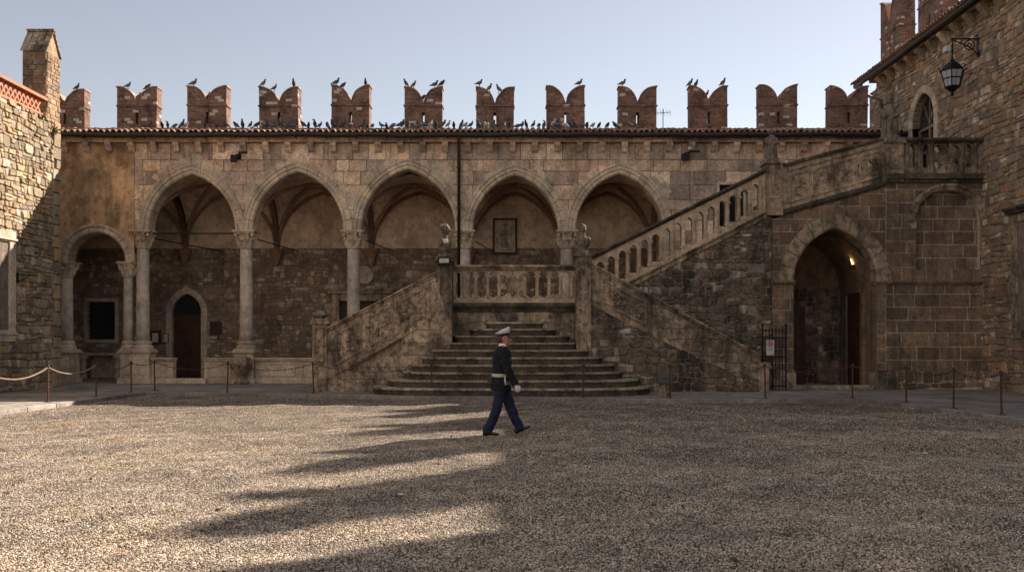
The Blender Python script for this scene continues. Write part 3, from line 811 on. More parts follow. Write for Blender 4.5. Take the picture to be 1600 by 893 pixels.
# vaults and ribs
SPR, HY = 5.2, (YB - YF - .6)/2
YM = (YF + .6 + YB)/2
def prof(x, a, h):
    rr = (a*a+h*h)/(2*a); e = rr-a
    return math.sqrt(max(0, rr*rr - (abs(x)+e)**2))
bays = [(COLX[0]-4.4, COLX[0])] + list(zip(COLX[:-1], COLX[1:]))
ribm = MB()
for a, b in bays:
    cx, hx = (a+b)/2, (b-a)/2; hgt = 2.35 if hx < 2.1 else 2.35
    mb = MB(); n = 20; vs = []
    for j in range(n+1):
        for i in range(n+1):
            x, y = -hx + 2*hx*i/n, -HY + 2*HY*j/n
            vs.append((cx+x, YM+y, SPR + max(prof(x, hx, hgt), prof(y, HY, hgt))))
    mb.add(vs, [(j*(n+1)+i, j*(n+1)+i+1, (j+1)*(n+1)+i+1, (j+1)*(n+1)+i) for j in range(n) for i in range(n)], .5)
    mb.build('vault', MAT['buff'], pal, smooth=True)
    mb = MB()
    for s in (1, -1):
        pts = [(cx + hx*t, YM + s*HY*t, SPR + max(prof(hx*t, hx, hgt), prof(HY*t, HY, hgt)) - .05) for t in np.linspace(-1, 1, 33)]
        mb.tube(pts, .08, 6, up=(0, 0, 1))
    pts = [(cx + hx*t, YB-.1, SPR + prof(hx*t, hx, hgt) - .06) for t in np.linspace(-1, 1, 33)]
    mb.tube(pts, .075, 6)
    for xx in (a, b):
        mb.tube([(xx, YM + HY*t, SPR + prof(HY*t, HY, hgt) - .08) for t in np.linspace(-1, 1, 25)], (.13, .15), 4)
    mb.blob((cx, YM, SPR+hgt-.12), (.2, .2, .1), 10, 5)
    mb.build('vault_ribs', MAT['rib'], pal)
for x in [COLX[0]-4.4] + COLX:
    mb = MB(); mb.lathe([(.05, 4.55), (.1, 4.65), (.14, 4.85), (.26, 5.05), (.3, 5.12), (.3, 5.25)], x, YB-.15, 10)
    mb.build('vault_bracket', MAT['rib'], pal)
for i, x in enumerate(COLX[:5]):
    mb = MB(); mb.tube([(x+.15, YF+.4, CAPZ-.2), (x+1.5 if i == 0 else x+.9, YB-.1, 5.15)], .022, 6); mb.build('tie_rod', MAT['iron'], pal)
mb = MB(); mb.tube([(COLX[0]+.2, YC, Z(363, YF)), (COLX[1]-.2, YC, Z(363, YF))], .024, 6); mb.build('tie_rod', MAT['iron'], pal)

# window in the ashlar, cornice, corbels, gutter, roof
rect_window(WIN[0][0], WIN[1][0], WIN[0][1], WIN[2][1], FY(YF), 7, 12, .1, MAT['trim'], pal, .15)
mb = MB()
u = -18.0
while u < XR:
    w = random.uniform(.9, 1.6); e = min(u+w, XR)
    mb.box(u+.003, e-.003, YF-.2, YF+.1, Z(223.5, YF), Z(217, YF)); mb.box(u+.003, e-.003, YF-.26, YF+.1, Z(217, YF)+.002, Z(214, YF)); u = e
mb.build('cornice', MAT['ashlar'], pal, bevel=.01)
u = X(103, YF)
while u < XR - .3:
    mb = MB(); zt = Z(223.5, YF)-.003
    pts = [(0, zt), (-.25, zt), (-.25, zt-.1), (-.2, zt-.16), (-.17, zt-.16), (-.13, zt-.26), (-.08, zt-.32), (0, zt-.34)]
    w = .1
    mb.prism(pts[::-1], lambda a, b, d, u=u: (u+d, YF+a, b), -w, w, random.random())
    mb.build('corbel', MAT['ashlar'], pal); u += .785
mb = MB()
zg, yg = Z(210, YF-.45), YF-.45
n = 60
rings = []
for k in range(n+1):
    x = -18.5 + (13.7+18.5)*k/n; dz = .012*math.sin(k*1.3) + .008*math.sin(k*.37)
    rings.append([(x, yg+.1*math.cos(a), zg+dz+.1*math.sin(a)) for a in np.linspace(math.pi*.0, math.pi*2, 10, endpoint=False)])
mb.loft(rings, True, .5)
for x in np.arange(-18, 13.5, 1.05): mb.box(x-.02, x+.02, yg-.11, yg+.11, zg-.12, zg+.06)
mb.build('gutter', MAT['gutter'], pal, smooth=True)
mb = MB(); xd = X(717, YF-.15)
mb.tube([(xd, yg, zg-.05), (xd, yg, zg-.2), (xd, YF-.16, zg-.55), (xd, YF-.16, 3.0)], .055, 10)
for z in (7.6, 6.2, 4.8): mb.lathe([(.075, z), (.075, z+.06)], xd, YF-.16, 10)
mb.build('downpipe', MAT['gutter'], pal, smooth=True)
YR0, ZR0, YR1, ZR1 = YF-.5, zg+.1, 33.2, 9.42
mb = MB(); mb.prism([(YR0+.05, ZR0-.14), (YR1, ZR1-.14), (YR1, ZR1-.05), (YR0+.05, ZR0-.05)], lambda u, v, d: (d, u, v), -18.5, 13.6, .5)
x = -18.5; sl = math.hypot(YR1-YR0, ZR1-ZR0)
while x < 13.55:
    for k in range(5):
        t0, t1 = k/5 - .02, (k+1)/5 + .03
        jx, jz = random.uniform(-.02, .02), random.uniform(-.012, .012)
        rg_ = []
        for t, rad in ((t0, .095), (t1, .075)):
            y, z = YR0+(YR1-YR0)*t, ZR0+(ZR1-ZR0)*t + jz + (.02 if t == t0 else -.01)
            rg_.append([(x+jx+rad*math.cos(a), y, z-.05+rad*1.05*math.sin(a)) for a in np.linspace(0, math.pi, 7)] +
                       [(x+jx+(rad-.02)*math.cos(a), y, z-.05+(rad-.02)*1.05*math.sin(a)) for a in np.linspace(math.pi, 0, 7)])
        mb.loft(rg_, True, random.random())
    x += .205
mb.build('roof_tiles', MAT['tile'], pal)
# battlements
YM0, YM1 = 33.25, 33.72
mb = MB(); mb.box(-18.5, 13.6, YM0, YM1+.1, 8.5, Z(203, YM0)); mb.build('battlement_wall', MAT['brick'], pal)
MERL = [(101, 139), (213.5, 137), (323.5, 136), (436, 136), (547.5, 135), (661.5, 136), (773, 136), (884, 135), (996, 136), (1107.5, 136), (1216.5, 135), (1326, 135)]
MTOP = {}
def merlon(cx, y0, y1, zb, zt, w, name='merlon', parent=pal, fr=None, mat=None, notch=.40, holes=True, strw=.03):
    """swallow-tailed merlon; fr maps (u, v, depth) to the world"""
    fr = fr or FY(y0); th = y1 - y0; hw = w/2; H = zt - zb; mb = MB()
    zn = zt - H*notch; zs = zb + H*.56
    if holes:
        slit = [(-.045, zb+H*.16), (.045, zb+H*.16), (.045, zb+H*.42), (-.045, zb+H*.42)]
    else: slit = None
    N = 14
    def top(u):   # u from 0 (middle) to 1 (edge)
        t = max(0.0, min(1.0, (u-.03)/.9))
        return zn + (zt-zn) * math.sqrt(1 - (1-t)**2)
    us = [i/N for i in range(N+1)]
    for s in (-1, 1):
        prev = None
        for i in range(N):
            u0, u1 = us[i], us[i+1]
            x0, x1 = cx+s*u0*hw, cx+s*u1*hw
            if s < 0: x0, x1 = x1, x0; za, zb_ = top(u1), top(u0)
            else: za, zb_ = top(u0), top(u1)
            spans = [(zb, None)]
            if slit and i == 0:
                mb.prism([(x0, zb), (x1, zb), (x1, zb+H*.16), (x0, zb+H*.16)], fr, -th, 0, .5)
                mb.prism([(x0, zb+H*.42), (x1, zb+H*.42), (x1, zb_), (x0, za)], fr, -th, 0, .5)
            else:
                mb.prism([(x0, zb), (x1, zb), (x1, zb_), (x0, za)], fr, -th, 0, .5)
    # projecting string course and coping
    mb.prism([(cx-hw-strw, zs), (cx+hw+strw, zs), (cx+hw+strw, zs+.055), (cx-hw-strw, zs+.055)], fr, -th-strw, strw, .5)
    cop = MB()
    for s in (-1, 1):
        for i in range(N):
            u0, u1 = us[i], us[i+1]
            x0, x1 = cx+s*u0*hw*1.04, cx+s*u1*hw*1.04
            za, zb_ = top(u0), top(u1)
            q = [(x0, za+.003), (x1, zb_+.003), (x1, zb_+.05), (x0, za+.05)]
            if s < 0: q = q[::-1]
            cop.prism(q, fr, -th-.035, .035, .5)
    lean = random.uniform(-.012, .012); hs_ = random.uniform(-.04, .04)
    def warp(m):
        c = Vector(fr(cx, zb, 0)); ax = Vector(fr(cx+1, zb, 0)) - c
        for i, p in enumerate(m.v):
            k = (p[2]-zb)/H; q = Vector(p) + ax*(lean*k*H) + Vector((0, 0, hs_*k))
            n_ = Vector((math.sin(q.x*9.1+q.z*7.3+q.y*5), math.sin(q.y*8.3+q.z*6.1), math.sin(q.x*11+q.y*6.7+q.z*3)))
            m.v[i] = tuple(q + n_*.009)
    warp(mb); warp(cop)
    o = mb.build(name, mat or MAT['brick'], parent)
    cop.build('coping', MAT['tile'], o, local=True)
    return o
for i, (px, py) in enumerate(MERL):
    w = (62 if i < 2 else 61 if i < 4 else 59) * YM0 / F
    merlon(X(px, YM0), YM0, YM1, Z(204, YM0), Z(py, YM0), w)
# ================================================================== outdoor staircase
YS, YU, YL = 26.6, 27.8, 27.35            # side parapets, upper flight and portal front, landing front
sta = thing('outdoor_staircase', 'weathered stone staircase with curved steps, balustraded landing and a long flight rising right', 'staircase', (0, 26, PV))
EXT = [(583, 1017), (604, 1000), (624, 978), (642, 962), (657, 944), (672, 925), (690, 906), (708, 890), (734, 868), (760, 849)]
for k, (l, r_) in enumerate(EXT):
    yk, zt = 24.42 + .3*k, PV + .208*(k+1)
    yw = yk + .25
    xl, xr = X(l, yw + (1.3 if k < 2 else .6)), X(r_, yw + (1.3 if k < 2 else .6))
    cx, hw = (xl+xr)/2, (xr-xl)/2; mb = MB()
    def outline(gr_):
        pts = []
        for i in range(41):
            t = -1 + 2*i/40; pw = 4.5 if k < 7 else 8
            d = (1 - abs(t)**pw)**(1/2.2)
            dep = min(1.7 if k < 3 else 1.1, YL + .12 - yk)
            pts.append((cx + (hw+gr_)*t, yk - gr_ + dep*(1-d) + .05*t*t))
        return pts + [(cx+hw+gr_, YL+.2), (cx-hw-gr_, YL+.2)]
    mb.prism(outline(0), FZ(0), zt-.208 if k else 0.02, zt-.062, random.uniform(0, .4))
    o = outline(.035); o2 = outline(.02)
    jz = [random.uniform(-.004, .004) for _ in o]
    mb.loft([[(a, b, z) for (a, b) in q] for q, z in ((o2, zt-.062), (o, zt-.05), (o, zt-.012), (o2, zt))], True, random.uniform(.72, 1))
    mb.build('step', MAT['steps'], sta)
# landing body and front wall
XA, XB = X(700, YL), X(906, YL)
mb = MB(); mb.box(XA, XB, YL, 29.9, PV, 2.6); mb.box(X(690, YS), X(925, YS)+.3, YL+.02, 29.9, PV, 2.58); mb.build('landing', MAT['mortar_dark'], sta)
mb = MB(); ashlar(mb, (XA, XB, PV, Z(487, YL)), FY(YL), (), None, (.28, .42), (.45, 1.0), (.005, .02)); mb.build('landing_wall', MAT['stair'], sta)
mb = MB()
for (z0, z1, d) in ((Z(487, YL), Z(482, YL), .06), (Z(482, YL), Z(479, YL), .1), (Z(479, YL), Z(473, YL), .16)):
    mb.box(XA-.05, XB-.02, YL-d, YL+.25, z0, z1+.0)
mb.build('landing_moulding', MAT['coping_dark'], sta, bevel=.015)  # dark material paints in the shadow line below the balustrade
zb_, zt_ = Z(473, YL), Z(422, YL)
slots = [arch_poly(X((a+b)/2, YL), Z(431, YL), (b-a)/2*YL/F*1.35, (b-a)/2*YL/F*1.5, Z(464, YL), 5) for a, b in
         [(713, 720), (731, 740), (748, 758), (766, 776), (825, 835), (844, 854), (862, 872), (880, 889)]]
mb = MB(); openwork(mb, [(XA+.05, zb_), (XB-.05, zb_), (XB-.05, zt_), (XA+.05, zt_)], slots, FY(YL), .22, .4)
f = FY(YL)
for sl_ in slots:
    b = bb(sl_)
    for u in (b[0], b[1]):
        mb.prism([(u-.05, Z(433, YL)), (u+.05, Z(433, YL)), (u+.05, Z(430, YL)), (u-.05, Z(430, YL))], f, 0, .02)
        mb.prism([(u-.055, Z(465, YL)), (u+.055, Z(465, YL)), (u+.055, Z(462, YL)), (u-.055, Z(462, YL))], f, 0, .022)
for p_ in (709.5, 725.5, 744, 762, 780, 820.5, 839.5, 858, 876, 894):
    mb.tube([f(X(p_, YL), Z(463, YL), .0), f(X(p_, YL), Z(432, YL), .0)], .055, 8)
mb.build('balustrade', MAT['baluster'], sta)
mb = MB()
px0, px1 = X(784, YL), X(818, YL); mz0, mz1 = Z(464, YL), Z(428, YL)
sh = [((px0+px1)/2 + .26*a, (mz0+mz1)/2 + .33*b) for a, b in ((0, -1), (.6, -.55), (.85, .1), (.8, .8), (0, .95), (-.8, .8), (-.85, .1), (-.6, -.55))]
mb.prism(sh, f, 0, .05, .3); mb.prism(shrink(sh, .7), f, .05, .08, .6)
for s in (-1, 1):
    scroll(mb, f, (px0+px1)/2+s*.3, mz1-.1, .13, 1.5, .01, .03, s); scroll(mb, f, (px0+px1)/2+s*.3, mz0+.13, .12, 1.5, .01, .03, -s)
mb.build('carved_shield', MAT['stair'], sta)
mb = MB(); mb.box(XA+.0, XB, YL-.08, YL+.3, Z(422, YL), Z(418.5, YL)); mb.box(XA, XB, YL-.13, YL+.34, Z(418.5, YL)+.001, Z(414, YL)); mb.build('coping', MAT['stair'], sta, bevel=.02)

def pier(px0, px1, y, ybase, ytop, yd=.45, z0=None, mat='stair', capw=.06):
    a, b = X(px0, y), X(px1, y); zb, zt = (Z(ybase, y) if z0 is None else z0), Z(ytop, y)
    mb = MB(); mb.box(a, b, y, y+yd, zb, zt-.17)
    mb.box(a-capw, b+capw, y-capw, y+yd+capw, zt-.17, zt-.1); mb.box(a-capw*.5, b+capw*.5, y-capw*.5, y+yd+capw*.5, zt-.1, zt)
    w, h = b-a, zt-zb
    zp0, zp1 = zt-.17-min(1.1, h*.6), zt-.27
    for q in ((a+w*.14, a+w*.24, zp0, zp1), (b-w*.24, b-w*.14, zp0, zp1), (a+w*.24, b-w*.24, zp0, zp0+.05), (a+w*.24, b-w*.24, zp1-.05, zp1)):
        mb.box(q[0], q[1], y-.02, y, q[2], q[3])
    fr = FY(y)
    scroll(mb, fr, (a+b)/2, (zp0+zp1)/2+.12, w*.2, 1.4, .0, .02); scroll(mb, fr, (a+b)/2, (zp0+zp1)/2-.12, w*.2, 1.4, .0, .02, -1)
    return mb.build('pier', MAT[mat], sta, bevel=.012)
pier(682, 706, YS-.08, 0, 400, .6, PV)
pier(901, 924, YS-.08, 0, 391, .6, PV)
P1T = Z(400, YS-.08); P2T = Z(391, YS-.08)

def parapet(poly_top, zlow, x0, x1, mat_low, seed, low_kind, mat_up, worn=False):
    """sloping solid side wall: coping line (x0,za)-(x1,zb), string line zlow"""
    (za, zb), (la, lb) = poly_top, zlow
    fr = FY(YS)
    body = [(x0, PV), (x1, PV), (x1, zb), (x0, za)]
    mb = MB(); mb.prism(body, fr, -.34, 0, .5); mb.build('parapet_core', MAT['mortar_dark'], sta)
    mb = MB()
    reg = [(x0, PV), (x1, PV), (x1, lb), (x0, la)]
    if min(la, lb) < PV:
        t = (PV-la)/(lb-la) if la > lb else None
        xx = x0 + (x1-x0)*t if t is not None else x0
        reg = [(x0, PV), (xx, PV), (x0, la)]
    if low_kind == 'ashlar': ashlar(mb, (x0, x1, PV, max(la, lb)), fr, (), reg, (.3, .46), (.45, 1.0), (.005, .03))
    else: rubble(mb, (x0, x1, PV, max(la, lb)), fr, (), reg, .3, .19, (.01, .05), .014, .38, .2)
    mb.build('parapet_wall', mat_low, sta)
    mb = MB()
    pan = [(x0, max(la, PV)), (x1, max(lb, PV)), (x1, zb-.02), (x0, za-.02)]
    if worn:
        xm = x0 + (x1-x0)*.36
        ashlar(mb, (x0, xm, PV, max(za, zb)), fr, (), pan, (1.1, 1.6), (1.1, 1.7), (.02, .03), .008)
        rubble(mb, (xm, x1, PV, max(za, zb)), fr, (), [(xm, la+(lb-la)*.36), (x1, max(lb, PV)), (x1, zb-.02), (xm, za+(zb-za)*.36)], .34, .24, (.01, .05), .01, .5, .3)
    else: ashlar(mb, (x0, x1, PV, max(za, zb)), fr, (), pan, (1.1, 1.6), (1.1, 1.7), (.02, .03), .008)
    L = lambda x, k: (la + (lb-la)*(x-x0)/(x1-x0)) if k == 0 else (za + (zb-za)*(x-x0)/(x1-x0))
    def strip(xa, xb, ka, kb, d0, d1, r=None):     # band between fractions ka..kb of the panel height
        q = []
        for x, kk in ((xa, ka), (xb, ka), (xb, kb), (xa, kb)):
            q.append((x, L(x, 0) + (L(x, 1)-L(x, 0))*kk))
        mb.prism(q, fr, d0, d1, r)
    n = 3; w = (x1-x0-.5)/n
    for k in range(1 if worn else n):
        a, b = x0+.2+k*w+.08, x0+.2+(k+1)*w-.08
        strip(a, b, .16, .22, .02, .065); strip(a, b, .8, .86, .02, .065); strip(a, a+.06, .22, .8, .02, .065); strip(b-.06, b, .22, .8, .02, .065)
        for j in range(5):
            x = a + (b-a)*(j+.6)/5.2
            scroll(mb, fr, x, L(x, 0)+(L(x, 1)-L(x, 0))*(.5+.1*(-1)**j), (b-a)*.11, 1.5, .03, .034, (-1)**j, j)
        for j in range(10):
            x = random.uniform(a+.1, b-.1); lumps(mb, fr, (x, x, L(x, 0)+(L(x, 1)-L(x, 0))*.3, L(x, 0)+(L(x, 1)-L(x, 0))*.72), 2, .065, .03)
    for i in range(int((x1-x0)/.9)):
        a, b = x0+i*.9, min(x0+(i+1)*.9-.008, x1)
        e_ = max(.0, .075 - (.022*i if worn else 0)) 
        if worn and i > 3: continue
        strip(a, b, -.05, .06, .0, e_); strip(a, b, .06, .1, .0, e_*.66)
    mb.build('parapet_panel', mat_up, sta)
    mb = MB()
    n = int((x1-x0)/.75); st = (x1-x0)/n
    for i in range(n):
        a, b = x0+i*st, x0+(i+1)*st-.008
        za_, zb__ = L(a, 1), L(b, 1); j = random.uniform(-.01, .01)
        mb.prism([(a, za_-.02), (b, zb__-.02), (b, zb__+.05), (a, za_+.05)], fr, -.4, .06+j, random.random())
        mb.prism([(a, za_+.052), (b, zb__+.052), (b, zb__+.12+j), (a, za_+.12+j)], fr, -.44, .1+j, random.random())
    mb.build('coping', mat_up, sta, bevel=.012)
xa, xb = X(510, YS), X(684, YS)
parapet((Z(518, YS), Z(429, YS)), (Z(590, YS), Z(492, YS)), xa, xb, MAT['stair'], 1, 'ashlar', MAT['stair'])
xc, xd_ = X(924, YS), X(1188, YS)
parapet((Z(417, YS), Z(560, YS)), (Z(474, YS), Z(606, YS)), xc, xd_, MAT['rub_stair'], 2, 'rubble', MAT['stair_dark'], True)
# flights behind the side parapets
mb = MB()
for k in range(12):
    xx = xa + (xb-xa)*k/12; mb.box(xx, xb+.2, YS+.345, 29.4, PV + .21*k*1.0, PV + .21*(k+1)*1.0 - .001)
mb.build('side_flight', MAT['steps'], sta)
# bottom newels
pier(488, 510, YS-.1, 0, 497, .5, PV)
mb = MB(); cxn = X(499, YS); zn_ = Z(497, YS-.1)
mb.blob((cxn, YS+.15, zn_+.13), (.2, .2, .15), 10, 6, None, .1); mb.blob((cxn, YS+.15, zn_+.28), (.11, .11, .09), 8, 5, None, .15)
for k in range(7): mb.blob((cxn+.2*math.cos(k*.9), YS+.15+.2*math.sin(k*.9), zn_+.12), .07, 6, 4, None, .2)
mb.build('carved_finial', MAT['statue'], sta, voxel=.025, sm=2)
pier(1186, 1202, YS-.06, 0, 566, .5, PV, 'stair_dark')
mb = MB(); mb.tube([(X(545, YS), YS-.12, Z(578, YS)), (X(630, YS), YS-.12, Z(529, YS))], .022, 8)
for t in (.05, .35, .65, .95):
    px_, py_ = 545+85*t, 578-49*t; mb.tube([(X(px_, YS), YS-.12, Z(py_, YS)), (X(px_, YS), YS-.02, Z(py_+2, YS))], .014, 6); mb.blob((X(px_, YS), YS-.12, Z(py_, YS)), .035, 6, 4)
mb.build('handrail', MAT['rust'], sta)

# upper flight
u0, u1, u2 = X(926, YU), X(1199, YU), X(1386, YU)
S0, S1 = Z(474, YU), Z(334, YU)                   # string line
T0, T1 = Z(405.5, YU), Z(269, YU)                 # rail line
str_ = lambda x: S0 + (S1-S0)*(x-u0)/(u1-u0)
rail_ = lambda x: T0 + (T1-T0)*(x-u0)/(u1-u0)
XQ = X(1206, YU)
mb = MB(); mb.prism([(XB, PV), (XQ-.01, PV), (XQ-.01, str_(XQ)), (XB, str_(XB))], FY(YU+.02), -2.0, 0, .5); mb.build('flight_core', MAT['mortar_dark'], sta)
mb = MB(); rubble(mb, (XB, XQ-.01, PV, 5.6), FY(YU+.02), (), [(XB, PV), (XQ-.01, PV), (XQ-.01, str_(XQ)-.1), (XB, str_(XB)-.1)], .27, .18, (.01, .06), .014, .38, .2); mb.build('flight_wall', MAT['rub_stair'], sta)
mb = MB(); x = u0
while x < u1 - .01:
    e = min(x+1.0, u1)-.006
    mb.prism([(x, str_(x)-.12), (e, str_(e)-.12), (e, str_(e)+.03), (x, str_(x)+.03)], FY(YU), -.3, .05); mb.prism([(x, str_(x)+.032), (e, str_(e)+.032), (e, str_(e)+.1), (x, str_(x)+.1)], FY(YU), -.3, .09); x += 1.0
mb.build('string_course', MAT['stair_dark'], sta, bevel=.012)
slots = []; n = 15
for k in range(n):
    x = X(938 + 17.3*k, YU)
    top = rail_(x) - .2; slots.append(arch_poly(x, top-.12, .112, .14, str_(x)+.3, 5))
mb = MB(); fr = FY(YU)
openwork(mb, [(u0, str_(u0)+.1), (u1, str_(u1)+.1), (u1, rail_(u1)), (u0, rail_(u0))], slots, fr, .24, .5)
for k in range(n+1):
    x = X(938 + 17.3*(k-.5), YU)
    for (zc_, hh, ww) in ((rail_(x)-.33, .06, .085), (str_(x)+.3, .07, .09)):
        mb.prism([(x-ww, zc_-hh/2), (x+ww, zc_-hh/2), (x+ww, zc_+hh/2), (x-ww, zc_+hh/2)], fr, 0, .02)
    mb.tube([fr(x, str_(x)+.33, .0), fr(x, rail_(x)-.36, .0)], .05, 8)
mb.build('balustrade', MAT['baluster'], sta)
mb = MB(); x = u0
while x < u1 - .01:
    e = min(x+1.2, u1)-.006
    mb.prism([(x, rail_(x)), (e, rail_(e)), (e, rail_(e)+.06), (x, rail_(x)+.06)], fr, -.28, .05); mb.prism([(x, rail_(x)+.062), (e, rail_(e)+.062), (e, rail_(e)+.15), (x, rail_(x)+.15)], fr, -.33, .1); x += 1.2
mb.build('handrail_coping', MAT['coping_dark'], sta, bevel=.02)
mb = MB()
for k in range(18):
    x = u0 + (u1-u0)*k/18; mb.box(x, u1+.3, YU+.3, YU+2.0, str_(x)-.1, str_(x)+.15)
mb.build('upper_steps', MAT['steps'], sta)
pier(1198, 1224, YU-.12, 336, 247, .6, None, 'stair_dark'); P3T = Z(247, YU-.12)
pier(1384, 1412, YU-.12, 283, 215, .6, None, 'stair_dark'); P4T = Z(215, YU-.12)
# solid carved stretch between the two statue piers
v0, v1 = X(1224, YU), X(1384, YU)
bl = lambda x: Z(327 - 45*(x-v0)/(v1-v0), YU); tl = lambda x: Z(261 - 43*(x-v0)/(v1-v0), YU)
mb = MB()
pan = [(v0, bl(v0)), (v1, bl(v1)), (v1, tl(v1)), (v0, tl(v0))]
cr = [arch_poly(X(1352, YU)+dx, bl(X(1352, YU))+.62+dz, .09, .12, bl(X(1352, YU))+.55+dz, 3) for dx, dz in ((-.17, -.05), (.17, .1))]
openwork(mb, pan, cr, fr, .26, .5)
for k in range(4):
    a, b = v0+.12+k*(v1-v0-.2)/4, v0+.04+(k+1)*(v1-v0-.2)/4
    for (ka, kb, p, q) in ((.12, .18, a, b), (.74, .8, a, b), (.18, .74, a, a+.05), (.18, .74, b-.05, b)):
        mb.prism([(p, bl(p)+(tl(p)-bl(p))*ka), (q, bl(q)+(tl(q)-bl(q))*ka), (q, bl(q)+(tl(q)-bl(q))*kb), (p, bl(p)+(tl(p)-bl(p))*kb)], fr, 0, .035)
    c = ((a+b)/2, bl((a+b)/2)+(tl((a+b)/2)-bl((a+b)/2))*.46)
    for j in range(6):
        an = j*math.pi/3; scroll(mb, fr, c[0]+.2*math.cos(an), c[1]+.2*math.sin(an), .11, 1.3, .01, .022, (-1)**j, an)
    mb.blob(fr(c[0], c[1], .0), (.09, .05, .09), 8, 5)
    mb.prism([(a, tl(a)-.17), (b, tl(b)-.17), (b, tl(b)-.1), (a, tl(a)-.1)], fr, 0, .05)
mb.build('carved_parapet', MAT['stair_dark'], sta)
mb = MB(); x = v0
while x < v1-.01:
    e = min(x+.65, v1)-.006
    mb.prism([(x, bl(x)-.14), (e, bl(e)-.14), (e, bl(e)), (x, bl(x))], fr, -.3, .1); mb.prism([(x, bl(x)-.2), (e, bl(e)-.2), (e, bl(e)-.142), (x, bl(x)-.142)], fr, -.1, .05)
    mb.prism([(x, tl(x)), (e, tl(e)), (e, tl(e)+.1), (x, tl(x)+.1)], fr, -.33, .08); x += .65
mb.build('coping', MAT['coping_dark'], sta, bevel=.015)

# ================================================================== portal block with balcony
por = thing('portal_block', 'dark stone portal with pointed archway, blind arch and carved balcony beside the rubble palace wing', 'portal', (11.3, YU, PV))
XP0, XP1 = XQ, 14.6
a_, h_, cxp, zsp = X(1370, YU)/2-X(1240, YU)/2, Z(357, YU)-Z(440, YU), X(1305, YU), Z(440, YU)
DOORP = arch_poly(cxp, zsp, a_, h_, PV-.02, 10)
ZB0 = Z(286, YU)
reg1 = [(XP0, 0), (v1, 0), (v1, bl(v1)-.2), (XP0, bl(XP0)-.2)]
reg2 = [(v1, 0), (XP1, 0), (XP1, ZB0), (v1, ZB0)]
BA = (X(1481, YU), Z(345, YU), X(1531, YU)/2-X(1431, YU)/2, Z(298, YU)-Z(345, YU))
BLIND = arch_poly(*BA, Z(421, YU), 8)
mb = MB()
for rg_ in (reg1, reg2):
    for q in subtract([rg_], [DOORP, BLIND])[0]:
        mb.sheet(q, FY(YU), 0, .5); mb.sheet(q[::-1], FY(YU), -.55, .5)
mb.box(XP0, XP0+.02, YU, YU+3.6, PV, 5.4)
mb.build('wall_core', MAT['joint_pale'], por)
mb = MB()
ashlar(mb, (XP0, v1, PV, 6.6), FY(YU), [DOORP], reg1, (.36, .44), (.6, 1.1), (.004, .012), .02, .008)
ashlar(mb, (v1, XP1, PV+.55, ZB0), FY(YU), [BLIND], reg2, (.36, .44), (.45, 1.2), (.003, .014), .026, .008)
ashlar(mb, (BA[0]-BA[2]-.1, BA[0]+BA[2]+.1, Z(421, YU), Z(294, YU)), FY(YU+.16), (), BLIND, (.36, .42), (.45, 1.1), (.003, .01), .026, .006)
rubble(mb, (v1, XP1, PV, PV+.55), FY(YU), (), None, .5, .28, (.005, .03), .02)
for q in ((cxp-a_-.3, cxp-a_-.002), (cxp+a_+.002, cxp+a_+.3)): mb.box(q[0], q[1], YU+.03, YU+.55, PV, zsp, .4)
mb.build('block_wall', MAT['block_dark'], por)
mb = MB(); mb.prism(inset(BLIND, -.05), FY(YU+.16), -.03, 0, .5)
for i in range(len(BLIND)):
    a, b = BLIND[i], BLIND[(i+1) % len(BLIND)]; mb.add([(a[0], YU, a[1]), (b[0], YU, b[1]), (b[0], YU+.17, b[1]), (a[0], YU+.17, a[1])], [(0, 1, 2, 3)], .5)
mb.build('blind_arch_back', MAT['joint_pale'], por)
mb = MB(); arch_ring(mb, cxp, zsp, a_, h_, [(0, -.55), (0, .02), (.05, .05), (.12, .05), (.14, .03), (.44, .03), (.46, .0), (.46, -.1)], FY(YU), 6, .01, 4, .008); mb.build('portal_arch', MAT['stair_dark'], por)
mb = MB(); arch_ring(mb, BA[0], BA[1], BA[2], BA[3], [(0, -.1), (0, .02), (.05, .07), (.11, .07), (.13, .12), (.21, .12), (.23, 0)], FY(YU), 6, .006, 4, .006)
mb.box(BA[0]-BA[2]-.2, BA[0]-BA[2], YU-.05, YU+.1, Z(345, YU)-.25, Z(345, YU)-.01)
mb.build('blind_arch', MAT['stair_dark'], por)
for (xa_, xb_) in ((XP0-.02, cxp-a_+.04), (cxp+a_-.04, XP1-.002)):
    mb = MB()
    for zz0, zz1, d in ((zsp-.1, zsp-.05, .05), (zsp-.05, zsp+.03, .1)): mb.box(xa_, xb_, YU-d, YU+.5, zz0, zz1)
    mb.build('string_course', MAT['block_dark'], por, bevel=.015)
for (q, w_) in (((XP0+.03, cxp-a_+.05, YU-.12), .03), ((cxp+a_-.05, v1+.35, YU-.1), .03)):
    mb = MB(); mb.box(q[0], q[1], q[2], YU+.5, PV, PV+.52); mb.box(q[0]+w_, q[1]-w_, q[2]+.04, YU+.4, PV+.52, PV+.6)
    mb.build('plinth', MAT['stair_dark'], por, bevel=.015)
mb = MB()
mb.box(cxp-a_-.1, cxp+a_+.1, YU+.05, YU+.5, PV+.002, PV+.12)
mb.build('threshold', MAT['steps'], por, bevel=.01)
